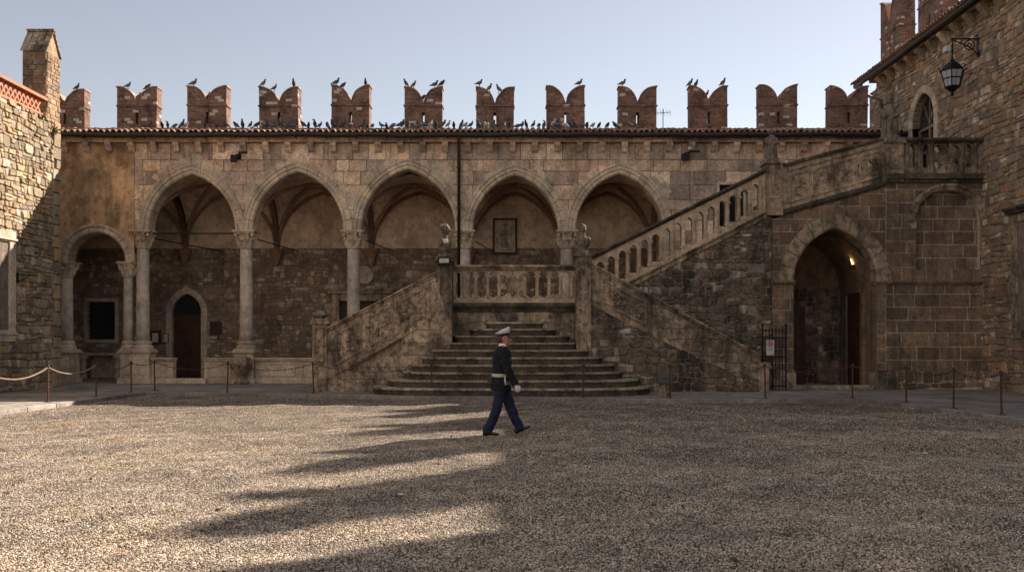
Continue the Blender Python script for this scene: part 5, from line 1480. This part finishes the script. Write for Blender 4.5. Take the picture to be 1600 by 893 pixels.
# ---- stand with a metal box beside the steps
yy = 24.35; xx = X(1038, yy)
t = thing('collection_box', 'grey metal box on a short stone post beside the foot of the steps', 'box', (xx, yy, PV))
mb = MB(); mb.lathe([(.17, 0), (.16, .1), (.13, .2), (.14, .36)], 0, 0, 8); mb.build('stone_post', MAT['stair'], t, local=True)
mb = MB(); mb.prism([(-.17, .36), (.17, .36), (.17, .58), (.1, .68), (-.17, .66)], lambda u, v, d: (d, u, v), -.2, .2); mb.build('metal_box', MAT['lead'], t, local=True, bevel=.012)
mb = MB(); mb.box(-.09, .09, -.176, -.168, .5, .52); mb.build('slot', MAT['black'], t, local=True)
# ---- iron bracket on the left house
t = thing('wall_bracket', 'small black iron bracket on the rubble wall right of the barred window', 'bracket', (XW, 27.2, Z(432, 27.2)))
mb = MB(); mb.tube([(.04, -.35, .05), (.3, .3, .05)], .02, 6); mb.tube([(.04, -.3, -.18), (.2, .05, .04)], .015, 6); mb.box(0, .05, -.4, -.3, -.22, .1); mb.build('bracket_arm', MAT['iron'], t, local=True)
# ---- aerial
ya_ = 34.0; t = thing('television_aerial', 'thin television aerial on a mast beside the brick battlements', 'aerial', (X(1036, ya_), ya_, 8.6))
mb = MB(); mb.tube([(0, 0, 0), (0, 0, Z(170, ya_)-8.6)], .016, 6); mb.build('mast', MAT['iron'], t, local=True)
mb = MB(); zt2 = Z(176, ya_)-8.6; mb.tube([(-.35, 0, zt2-.03), (.3, .05, zt2+.03)], .011, 5)
for k in range(6): x = -.33+k*.12; mb.tube([(x, -.12, zt2-.14), (x, .12, zt2+.14)], .007, 4)
mb.tube([(0, 0, zt2-.65), (.5, 0, zt2-.58)], .011, 5); mb.build('boom', MAT['iron'], t, local=True)

# ================================================================== posts, ropes and chains
PY = [(-30, 640), (75, 628), (150, 620), (205, 613), (242, 610), (355, None), (490, None), (675, None), (911, None), (1047, None), (1196, None), (1332, None), (1416, 628), (1490, 638), (1565, 648), (1660, 660)]
PN = ['', 'with rope on both sides, before the golden rubble house', 'where the tan rope ends, before the small round arch', 'before the pedestals of the two leftmost columns', 'at the kerb corner left of the pointed door', 'in front of the carved stone urn', 'in front of the left stair newel', 'before the left end of the curved steps', 'before the right part of the curved steps', 'beside the grey collection box',
      'at the foot of the right stair wall', 'in front of the open portal archway', 'left of the blind arch, on the right pavement', 'between the blind arch and the last post', 'nearest the right frame edge']
CN = {2: 'below the small round arch', 3: 'below the pedestal of the first tall column', 4: 'in front of the pointed door', 5: 'between the stone urn and the left newel', 6: 'before the left foot of the curved steps', 7: 'across the middle of the curved steps', 8: 'from the curved steps to the grey collection box', 9: 'in front of the right stair wall', 10: 'in front of the iron gate', 11: 'before the right jamb of the portal archway', 12: 'below the left half of the blind arch', 13: 'nearest the right frame edge'}
post = thing('barrier_post', '', 'post')
mb = MB(); mb.lathe([(.09, 0), (.09, .012), (.03, .02), (.021, .05), (.021, .86), (.03, .87), (.03, .9), (.015, .92)], 0, 0, 10); mb.build('shaft', MAT['rust'], post, local=True)
mb = MB(); mb.tube([(.03*math.cos(a)+.035, 0, .84+.025*math.sin(a)) for a in np.linspace(0, 6.28, 9)], .006, 5); mb.tube([(.03*math.cos(a)-.035, 0, .84+.025*math.sin(a)) for a in np.linspace(0, 6.28, 9)], .006, 5); mb.build('eyelets', MAT['iron'], post, local=True)
pos = []
for px, py in PY:
    if py: Yp = (EYE-PV)*F/(py-HOR); xp = X(px, Yp)
    else:
        Yp = 24.5
        for _ in range(8): xp = X(px, Yp); Yp = kerbY(xp) + .2
    pos.append((xp, Yp))
first = True
for (x, y), nm in list(zip(pos, PN))[1:15]:
    o = post if first else dup(post)
    first = False
    o.location = (x, y, PV + .003); o.rotation_euler = (R(random.uniform(-1.2, 1.2)), R(random.uniform(-1.2, 1.2)), random.uniform(0, 3)); o['label'] = 'thin rusty iron post ' + nm; o['group'] = 'rusty barrier posts round the gravel'
for i in range(len(pos)-1):
    a, b = pos[i], pos[i+1]
    rope = i < 2
    if i == 14: continue
    sag = .3 if rope else .22; n = 28
    L = math.hypot(b[0]-a[0], b[1]-a[1])
    pts = [(a[0]+(b[0]-a[0])*k/n, a[1]+(b[1]-a[1])*k/n, PV+.86 - sag*min(1, L/3)*(1-(2*k/n-1)**2)) for k in range(n+1)]
    mb = MB()
    if rope: mb.tube(pts, .022, 7)
    else:
        mb.tube(pts, .007, 5)
        m = max(10, int(L/.09))
        for k in range(m):
            f_ = (k+.5)/m; p = (a[0]+(b[0]-a[0])*f_, a[1]+(b[1]-a[1])*f_, PV+.86 - sag*min(1, L/3)*(1-(2*f_-1)**2)); mb.blob(p, (.026, .026, .014) if k % 2 else (.014, .026, .026), 5, 4)
    o = mb.build('rope' if rope else 'chain', MAT['rope'] if rope else MAT['rust'], smooth=rope)
    if rope: tag(o, ['tan rope sagging from the left frame edge to the first rusty post', 'tan rope sagging between the two posts in front of the small round arch'][i], 'rope', 'ropes on the barrier posts')
    else: tag(o, 'thin sagging iron chain ' + CN[i], 'chain', 'chains on the barrier posts')

# ================================================================== pigeons
MAT['pigeon'] = stone_mat("slate_pigeon_feathers", [(.06, .062, .072), (.2, .2, .215)], dirt_amt=.3, pale=0, bmp=.05, fine=30)
MAT['pigeon_dark'] = stone_mat("dark_pigeon_feathers", [(.035, .035, .04), (.1, .1, .11)], dirt_amt=.3, pale=0, bmp=.05, fine=30)
MAT['pigeon_pale'] = stone_mat("pale_pigeon_feathers", [(.45, .43, .41), (.3, .29, .29)], dirt_amt=.3, pale=0, bmp=.05, fine=30)
def pigeon_mesh(name, tilt, mat, crouch=0.0, turn=0.0):
    P = [(-.2, .0, .006, .03), (-.14, .005, .018, .035), (-.08, .012, .042, .048), (-.02, .018, .062, .062), (.04, .022, .066, .064), (.085, .035, .056, .054), (.105, .066, .04, .04), (.11, .1, .034, .033), (.122, .13, .037, .035), (.142, .143, .027, .026), (.16, .138, .01, .01), (.185, .126, .002, .003)]
    c, s = math.cos(tilt), math.sin(tilt); rings = []
    pts = []
    for i, (x, z, rz_, ry) in enumerate(P):
        if i < 6: q = (x*c - z*s, x*s + z*c)
        else:
            b = P[5]; b2 = (b[0]*c-b[1]*s, b[0]*s+b[1]*c); q = (b2[0]+(x-b[0])*(.9), b2[1]+(z-b[1])*(1-crouch))
        pts.append((q[0], q[1] + .14 - .04*crouch, rz_, ry))
    for i, (x, z, rz_, ry) in enumerate(pts):
        a = pts[max(0, i-1)]; b = pts[min(len(pts)-1, i+1)]; tx, tz = b[0]-a[0], b[1]-a[1]; l = math.hypot(tx, tz); nx_, nz_ = -tz/l, tx/l
        rings.append([(x + nx_*rz_*math.sin(t), ry*math.cos(t) + (turn*.05 if i > 8 else 0), z + nz_*rz_*math.sin(t)) for t in np.linspace(0, 2*math.pi, 10, endpoint=False)])
    mb = MB(); mb.loft(rings, True, 0.05)
    for s_ in (-1, 1):
        mb.tube([(.02, s_*.025, .1), (.025, s_*.025, 0.01)], [.014, .006], 5); mb.tube([(.0, s_*.025, .005), (.06, s_*.03, .005)], .006, 4)
        wing = [[(x*c-z*s + 0, s_*(ry+.008), x*s+z*c+.14-.04*crouch) for x, z, ry in ((.06, .05, .05), (.0, .045, .06), (-.1, .03, .035), (-.17, .015, .015))],
                [(x*c-z*s, s_*(ry+.008), x*s+z*c+.14-.04*crouch) for x, z, ry in ((.06, .0, .05), (.0, -.01, .055), (-.1, .0, .035), (-.17, .008, .015))]]
        mb.loft(wing, False, .95, False)
    return mb.mesh(name, mat, True)
PM = [pigeon_mesh('pigeon', R(12), MAT['pigeon']), pigeon_mesh('pigeon', R(34), MAT['pigeon']), pigeon_mesh('pigeon', R(44), MAT['pigeon_dark']), pigeon_mesh('pigeon', R(30), MAT['pigeon_dark'], .5), pigeon_mesh('pigeon', R(25), MAT['pigeon'], .8, 1), pigeon_mesh('pigeon', R(40), MAT['pigeon_pale']), pigeon_mesh('pigeon', R(5), MAT['pigeon'], .95), pigeon_mesh('pigeon', R(20), MAT['pigeon'], .2, -1), pigeon_mesh('pigeon', R(28), MAT['pigeon_pale'], .6)]
ORD = ['first', 'second', 'third', 'fourth', 'fifth', 'sixth', 'seventh', 'eighth', 'ninth', 'tenth', 'eleventh', 'twelfth']
def ordn(n):
    sfx = 'th' if 10 <= n % 100 <= 20 else {1: 'st', 2: 'nd', 3: 'rd'}.get(n % 10, 'th'); return '%d%s' % (n, sfx)
def pigeon(x, y, z, k, rz, sc, label, group):
    o = bpy.data.objects.new('pigeon', PM[k]); COL.objects.link(o); o.location = (x, y, z); o.rotation_euler = (0, 0, rz); o.scale = (sc,)*3
    return tag(o, label, 'pigeon', group)
MB_ = {0: [(116, 0, 0)], 1: [(196, 0, 0), (212, 1, 0), (227, 3, 0)], 2: [(299, 0, 0), (322, 1, 0)], 3: [(409, 1, 0), (426, 0, 0), (457, 2, 1)], 4: [(523, 0, 0), (534, 3, 0), (570, 2, 1)],
       5: [(632, 2, 2), (645, 1, 0), (660, 4, 0), (678, 0, 0), (690, 3, 0)], 6: [(748, 0, 0), (764, 1, 0), (780, 1, 2)], 7: [(905, 0, 0)], 8: [(973, 0, 0)], 9: [(1079, 1, 0), (1089, 2, 0), (1105, 1, 0), (1131, 1, 0)]}
midx = {0: 0, 1: 1, 2: 2, 3: 3, 4: 4, 5: 5, 6: 6, 7: 7, 8: 8, 9: 9}
yb_ = (YM0+YM1)/2
for mi, birds in MB_.items():
    mpx, mpy = MERL[mi]; wpx = (62 if mi < 2 else 61 if mi < 4 else 59)
    zbm, ztm = Z(204, YM0), Z(mpy, YM0); H = ztm-zbm; zn = ztm-H*.40
    for j, (px, k, fc) in enumerate(birds):
        u = min(.96, abs(px*YM0/yb_ - mpx*YM0/yb_)/(wpx/2)) if False else min(.95, abs(px-mpx)/(wpx/2))
        tt = max(0, min(1, (u-.03)/.9)); zz = zn + (ztm-zn)*math.sqrt(1-(1-tt)**2) + .05
        x = X(mpx, YM0) + (1 if px > mpx else -1)*u*(wpx/2)*YM0/F
        only = len(birds) == 1
        lab = ('lone ' if only else ordn(j+1) + ' pigeon from left of ' + {2: 'two', 3: 'three', 4: 'four', 5: 'five'}[len(birds)] + ' ') if not only else 'only pigeon '
        pigeon(x, yb_-.05, zz, k, [random.uniform(-.4, .4), -1.6, 3.2][fc], random.uniform(.85, 1.08), lab + 'on top of the %s brick merlon from the left' % ORD[mi], 'pigeons perched on the merlons')
ROOF = [232, 262, 284, 320, 338, 412, 425, 438, 462, 520, 535, 548, 566, 574, 815, 842, 910, 926, 962, 985, 253, 273, 290, 354, 369, 379, 391, 401, 417, 433, 443, 448, 454, 474, 482, 492, 499, 512, 582, 597, 604, 613, 623, 629, 638, 648, 655, 663, 672, 681, 691, 700, 709, 721, 727, 735, 748, 758, 762, 770, 779, 788, 795, 808, 822, 833, 850, 858, 864, 869, 874, 884, 891, 898, 917, 936, 949, 1109]
for j, px in enumerate(sorted(ROOF)):
    tq = random.uniform(.22, .86); y = YR0+(YR1-YR0)*tq; z = ZR0+(ZR1-ZR0)*tq+.045
    k = random.choice([1, 1, 2, 7, 3, 4, 6, 0, 7, 1, 4, 8, 3, 7]); 
    if px in (700, 864, 672): k = 5
    if px == 629: k = 2
    pigeon(X(px, y), y, z, k, random.choice([0, 0.3, 3.0, -1.4, -2.2, 1.2]) + random.uniform(-.4, .4), random.uniform(.82, 1.05),
           'pigeon on the roof tiles, %s from the left of the long row above the gutter' % ordn(j+1), 'pigeons resting along the eaves')

# ================================================================== scraps and a wall plant
for px, py, lab in ((1445, 704, 'white paper scrap on the shaded gravel below the last posts'), (1336, 674, 'small white scrap on the gravel in front of the portal'), (1426, 640, 'tiny white scrap beside the right kerb'), (627, 772, 'pinkish pale scrap in the large merlon shadow on the gravel')):
    Yp = EYE*F/(py-HOR); xp = X(px, Yp); zp = float(gz(np.array([xp]), np.array([Yp]))[0]) + .004
    mb = MB(); n = 7; r0 = .055
    top = [(r0*random.uniform(.7, 1.2)*math.cos(a), r0*random.uniform(.4, .7)*math.sin(a), random.uniform(.008, .022)) for a in np.linspace(0, 6.28, n, endpoint=False)]
    mb.add(top + [(0, 0, .03)] + [(a, b, c-.006) for a, b, c in top], [(i, (i+1) % n, n) for i in range(n)] + [tuple(range(n+1, 2*n+1))[::-1]] + [(i, n+1+i, n+1+(i+1) % n, (i+1) % n) for i in range(n)])
    o = mb.build('paper_scrap', MAT['cloth_scrap'] if 'cloth_scrap' in MAT else MAT['white']); o.location = (xp, Yp, zp); o.rotation_euler = (0, 0, random.uniform(0, 6)); tag(o, lab, 'scrap')
MAT['leaf_green'] = plain("wall_weed_green", (.06, .085, .025), .8, 0, .4, 20, 0)
def weed(x, y, z, size, nrm, label):
    mb = MB()
    for k in range(60):
        d = Vector((random.gauss(0, 1), random.gauss(0, 1), random.gauss(.2, 1))).normalized() + Vector(nrm)*.8
        p = Vector((0, 0, 0)) + d.normalized()*size*random.uniform(.3, 1)
        a = Vector((random.gauss(0, 1), random.gauss(0, 1), random.gauss(0, 1))).normalized()*size*.2; b = d.cross(a).normalized()*size*.1
        mb.add([p-a, p+b, p+a, p-b], [(0, 1, 2, 3)])
    for k in range(8):
        d = (Vector((random.gauss(0, .6), random.gauss(0, .6), random.gauss(.2, .6))) + Vector(nrm)).normalized(); mb.tube([(0, 0, 0), tuple(d*size*.8)], .006, 4)
    o = mb.build('wall_weed', MAT['leaf_green'], normals=False) if False else mb.build('wall_weed', MAT['leaf_green']); o.location = (x, y, z); tag(o, label, 'plant')
weed(XW+.04, 29.0, Z(205, 29.0), .22, (1, 0, .2), 'small green weed rooted in the rubble wall under the chimney')
weed(XW+.04, 28.3, Z(183, 28.3), .15, (1, 0, .2), 'dry little weed at the top of the rubble wall beside the terracotta lattice')
# ================================================================== the walking officer
MAT['skin'] = plain("tanned_skin", (.42, .2, .125), .55, 0, .12, 8, 0)
MAT['navy'] = plain("dark_navy_wool", (.008, .0095, .016), .85, 0, .2, 30, .2)
MAT['blue'] = plain("blue_trouser_cloth", (.013, .018, .042), .8, 0, .2, 30, .2)
MAT['cloth_white'] = plain("white_cloth", (.74, .73, .72), .75, 0, .06, 10, 0)
MAT['leather_white'] = plain("white_leather", (.5, .45, .38), .5, 0, .08, 10, 0)
MAT['leather'] = plain("polished_black_leather", (.012, .012, .013), .25, 0, .1, 10, 0, .5)
MAT['hair'] = plain("short_brown_hair", (.07, .035, .02), .7, 0, .3, 40, 0)
MAT['brass'] = plain("brass", (.6, .42, .15), .3, 1, .1, 10, 0)
PX, PYY = X(785, 15.4), 15.4
pz = float(gz(np.array([PX-.2]), np.array([PYY]))[0]) - .004
man = thing('person', 'man in navy jacket, blue trousers and white peaked cap walking across the gravel', 'person', (PX, PYY, pz))
P = 'person'
def ell(cx, cy, z, rx, ry, n=18): return [(cx+rx*math.cos(a), cy+ry*math.sin(a), z) for a in np.linspace(0, 2*math.pi, n, endpoint=False)]
legR = [(-.01, -.095, .95), (-.03, -.1, .80), (-.085, -.1, .50), (-.16, -.1, .28), (-.255, -.1, .085)]
legL = [(.01, .095, .95), (.05, .1, .80), (.135, .1, .48), (.205, .1, .30), (.297, .1, .125)]
armR = [(.0, -.19, 1.445), (.05, -.235, 1.28), (.1, -.25, 1.12), (.165, -.235, 1.0), (.225, -.22, .885)]
armL = [(.0, .19, 1.445), (-.05, .235, 1.28), (-.085, .25, 1.13), (-.05, .25, 1.0), (-.0, .24, .88)]
# body: one continuous surface
mb = MB()
mb.loft([ell(-.015, 0, .86, .1, .13), ell(-.015, 0, .95, .115, .15), ell(-.01, 0, 1.1, .1, .135), ell(0, 0, 1.3, .115, .16), ell(0, 0, 1.44, .1, .17), ell(.0, 0, 1.5, .07, .08)])
for q in (legR, legL): mb.tube(q, [.08, .075, .055, .055, .045], 10)
for q in (armR, armL): mb.tube(q, [.055, .048, .042, .036, .03], 10)
mb.tube([(.0, 0, 1.46), (.012, 0, 1.56), (.02, 0, 1.62)], [.062, .056, .06], 12)
hd = [(1.535, .07, .03, .035), (1.55, .06, .055, .05), (1.58, .045, .085, .065), (1.62, .03, .1, .074), (1.66, .022, .104, .078), (1.70, .018, .104, .078), (1.74, .015, .096, .072), (1.775, .012, .07, .055), (1.79, .012, .03, .03)]
mb.loft([ell(cx, 0, z, rx, ry) for z, cx, rx, ry in hd])
mb.blob((.07, 0, 1.565), (.045, .042, .035), 10, 7)                       # jaw and chin
mb.tube([(.12, 0, 1.675), (.14, 0, 1.645), (.152, 0, 1.628), (.13, 0, 1.618)], [.012, .015, .016, .012], 7)   # nose
mb.blob((.118, 0, 1.688), (.014, .045, .012), 8, 5)                       # brow
mb.blob((.122, 0, 1.597), (.016, .026, .008), 7, 5); mb.blob((.12, 0, 1.585), (.016, .022, .008), 7, 5)       # lips
for s in (-1, 1): mb.blob((.012, s*.082, 1.65), (.02, .012, .034), 7, 6)  # ears
for w, s in ((armR[-1], -1), (armL[-1], 1)): mb.blob((w[0]+.01, w[1], w[2]-.05), (.035, .02, .05), 8, 6)
body = mb.build('body', MAT['skin'], man, local=True, voxel=.008, sm=2)
mb = MB()
for s in (-1, 1): mb.blob((.118, s*.033, 1.668), (.008, .012, .007), 7, 5)
mb.build('eyes', MAT['leather'], man, local=True)
mb = MB(); mb.loft([ell(cx-.012, 0, z, rx+dr, ry+dr, 16) for z, cx, rx, ry, dr in ((1.585, -.0, .075, .06, -.0), (1.62, -.005, .082, .074, .002), (1.68, .0, .092, .08, .004), (1.735, .01, .095, .076, .004))]); mb.build('hair', MAT['hair'], man, local=True, smooth=True)
# jacket
mb = MB()
mb.loft([ell(-.03, 0, z, rx, ry, 20) for z, rx, ry in ((.775, .175, .215), (.9, .165, .205), (1.0, .144, .175), (1.04, .138, .168))], True)
mb.loft([ell(cx, 0, z, rx, ry, 20) for z, cx, rx, ry in ((1.0, -.025, .14, .17), (1.1, -.018, .15, .175), (1.22, -.01, .165, .19), (1.34, -.01, .165, .2), (1.42, -.008, .145, .2), (1.475, -.005, .115, .15), (1.515, .002, .075, .085), (1.545, .008, .066, .07))], True)
for q in (armR, armL): mb.tube([q[0]] + [(p[0], p[1], p[2]) for p in q[1:]], [.088, .08, .072, .066, .056], 12)
for s in (-1, 1): mb.blob((0, s*.175, 1.445), (.085, .07, .07), 10, 7)
mb.blob((.08, .06, 1.27), (.075, .07, .13), 10, 7); mb.blob((.08, -.06, 1.27), (.075, .07, .13), 10, 7)
mb.build('jacket', MAT['navy'], man, local=True, voxel=.011, sm=1, rough=(.036, .07))
mb = MB()
mb.loft([ell(-.01, 0, z, rx, ry, 18) for z, rx, ry in ((.8, .11, .165), (.9, .135, .17), (1.0, .125, .155))])
for q in (legR, legL): mb.tube(q + [(q[-1][0]-.005, q[-1][1], q[-1][2]-.035)], [.095, .1, .087, .083, .08, .083], 14)
mb.build('trousers', MAT['blue'], man, local=True, voxel=.011, sm=1, rough=(.042, .085))
def shoe(ax, y, az, pitch):
    mb = MB(); c, s = math.cos(pitch), math.sin(pitch)
    rings = []
    for x, w, zt, zb in ((-.085, .025, .06, .012), (-.07, .036, .085, .0), (-.02, .04, .1, .0), (.04, .042, .085, .004), (.1, .048, .06, .0), (.15, .046, .05, .0), (.185, .034, .04, .006), (.205, .012, .028, .014)):
        ring = []
        for a in np.linspace(0, 2*math.pi, 12, endpoint=False):
            yy = w*math.cos(a); z = (zt+zb)/2 + (zt-zb)/2*math.sin(a)
            if math.sin(a) < -.3: z = zb
            ring.append((ax + x*c - z*s, y+yy, az + x*s + z*c))
        rings.append(ring)
    mb.loft(rings); return mb
shoe(-.25, -.1, .004, 0).build('shoe', MAT['leather'], man, local=True, smooth=True)
shoe(.305, .1, .045, R(24)).build('shoe', MAT['leather'], man, local=True, smooth=True)
# gloved hands: palm, four unequal curled fingers and a thumb
def glove(w, name='glove', side=-1, fwd=(.32, 0, -.95)):
    mb = MB(); f_ = Vector(fwd).normalized(); w = Vector(w); out = Vector((0, side, 0)); fw = out.cross(f_).normalized()
    if fw.x < 0: fw = -fw
    mb.tube([w - f_*.02, w + f_*.03, w + f_*.06, w + f_*.095], [(.03, .034), (.032, .036), (.02, .042), (.019, .042)], 10, up=tuple(out))
    inn = -out
    for k, ln in enumerate((.072, .08, .074, .058)):
        b = w + f_*.085 + fw*(.030 - .02*k)
        p1 = b + f_*ln*.45 + inn*.01; p2 = p1 + f_*ln*.3 + inn*.03; p3 = p2 - f_*ln*.05 + inn*.028
        mb.tube([b - f_*.02, b, p1, p2, p3], [.0105, .0105, .010, .0095, .008], 7)
    tb = w + f_*.035 + fw*.03
    mb.tube([tb - fw*.012, tb + fw*.02 + f_*.02, tb + fw*.026 + f_*.05 + inn*.012, tb + fw*.018 + f_*.072 + inn*.022], [.014, .0125, .0115, .009], 7)
    return mb.build(name, MAT['cloth_white'], man, local=True, voxel=.006, sm=2)
glove(armR[-1], side=-1); glove(armL[-1], side=1, fwd=(.05, 0, -1))
mb = MB(); mb.tube([Vector(armR[-1])+Vector((-.012, 0, .03)), Vector(armR[-1])+Vector((.004, 0, -.012))], .059, 12); mb.build('cuff', MAT['navy'], man, local=True)
# belt with pouch and holster
mb = MB(); mb.loft([ell(-.028, 0, z, rx, ry, 26) for z, rx, ry in ((1.0, .15, .182), (1.002, .156, .188), (1.055, .152, .184), (1.057, .146, .178))]); mb.build('belt', MAT['leather_white'], man, local=True, smooth=True)
mb = MB(); mb.box(.11, .135, -.03, .03, 1.0, 1.06); mb.build('buckle', MAT['brass'], man, local=True, bevel=.004)
mb = MB(); mb.box(-.255, -.165, -.1, .02, .87, .99); mb.box(-.26, -.16, -.105, .025, .96, 1.0); mb.build('pouch', MAT['leather'], man, local=True, bevel=.012)
mb = MB(); mb.tube([(.045, -.197, 1.03), (.05, -.205, .94), (.06, -.205, .86)], [(.028, .012), (.03, .02), (.018, .016)], 8); mb.build('holster', MAT['leather_white'], man, local=True, smooth=True)
mb = MB(); mb.tube([(.11, -.17, 1.0), (.13, -.175, .93), (.1, -.19, .88), (.075, -.2, .93)], .006, 6); mb.build('lanyard', MAT['leather_white'], man, local=True)
# collar, tie, shoulder tab, badge
mb = MB(); mb.loft([ell(.008, 0, z, rx, ry, 20) for z, rx, ry in ((1.525, .072, .075), (1.545, .073, .074), (1.572, .064, .064))], False); mb.build('collar', MAT['cloth_white'], man, local=True, smooth=True)
mb = MB(); mb.tube([(.075, 0, 1.53), (.125, 0, 1.45), (.15, 0, 1.36)], [(.012, .012), (.018, .008), (.022, .008)], 6); mb.build('tie', MAT['leather'], man, local=True)
mb = MB(); mb.tube([(-.0, -.09, 1.512), (.0, -.15, 1.49), (.0, -.215, 1.462)], [(.022, .006)]*3, 6); mb.build('shoulder_tab', MAT['cloth_white'], man, local=True)
mb = MB(); mb.blob((.135, -.09, 1.31), (.012, .022, .028), 8, 5); mb.build('badge', MAT['brass'], man, local=True)
# peaked cap
def tilted(cx, cz, rx, ry, tl, n=24): return [(cx + rx*math.cos(a)*math.cos(tl), ry*math.sin(a), cz + rx*math.cos(a)*math.sin(tl)) for a in np.linspace(0, 2*math.pi, n, endpoint=False)]
mb = MB(); mb.loft([tilted(.015, 1.735, .108, .086, R(2)), tilted(.008, 1.765, .118, .105, R(14)), tilted(.0, 1.79, .135, .125, R(25)), tilted(-.004, 1.803, .128, .118, R(27)), tilted(-.0, 1.81, .06, .06, R(26))]); cap_ = mb.build('cap', MAT['cloth_white'], man, local=True, smooth=True)
mb = MB(); mb.loft([tilted(.016, 1.708, .109, .087, R(2)), tilted(.016, 1.745, .111, .089, R(3))]); mb.build('cap_band', MAT['navy'], cap_, local=True, smooth=True)
mb = MB()
vs = []
for z, g_ in ((.0, 0), (-.006, 0)):
    for rr_ in (1.0, 1.45):
        for a in np.linspace(-1.05, 1.05, 11): vs.append((.016+.108*math.cos(a)*(1 if rr_ == 1 else 1.5), .088*math.sin(a)*(1 if rr_ == 1 else 1.02), 1.715+z-(0 if rr_ == 1 else .028*math.cos(a))))
fs = []
for o_ in (0, 22): fs += [(o_+i, o_+i+1, o_+11+i+1, o_+11+i) for i in range(10)]
fs += [(11+i, 11+i+1, 33+i+1, 33+i) for i in range(10)]
mb.add(vs, fs); mb.build('visor', MAT['leather'], cap_, local=True, smooth=True)
mb = MB(); mb.blob((.133, 0, 1.765), (.008, .018, .022), 8, 5); mb.build('cap_badge', MAT['brass'], cap_, local=True)
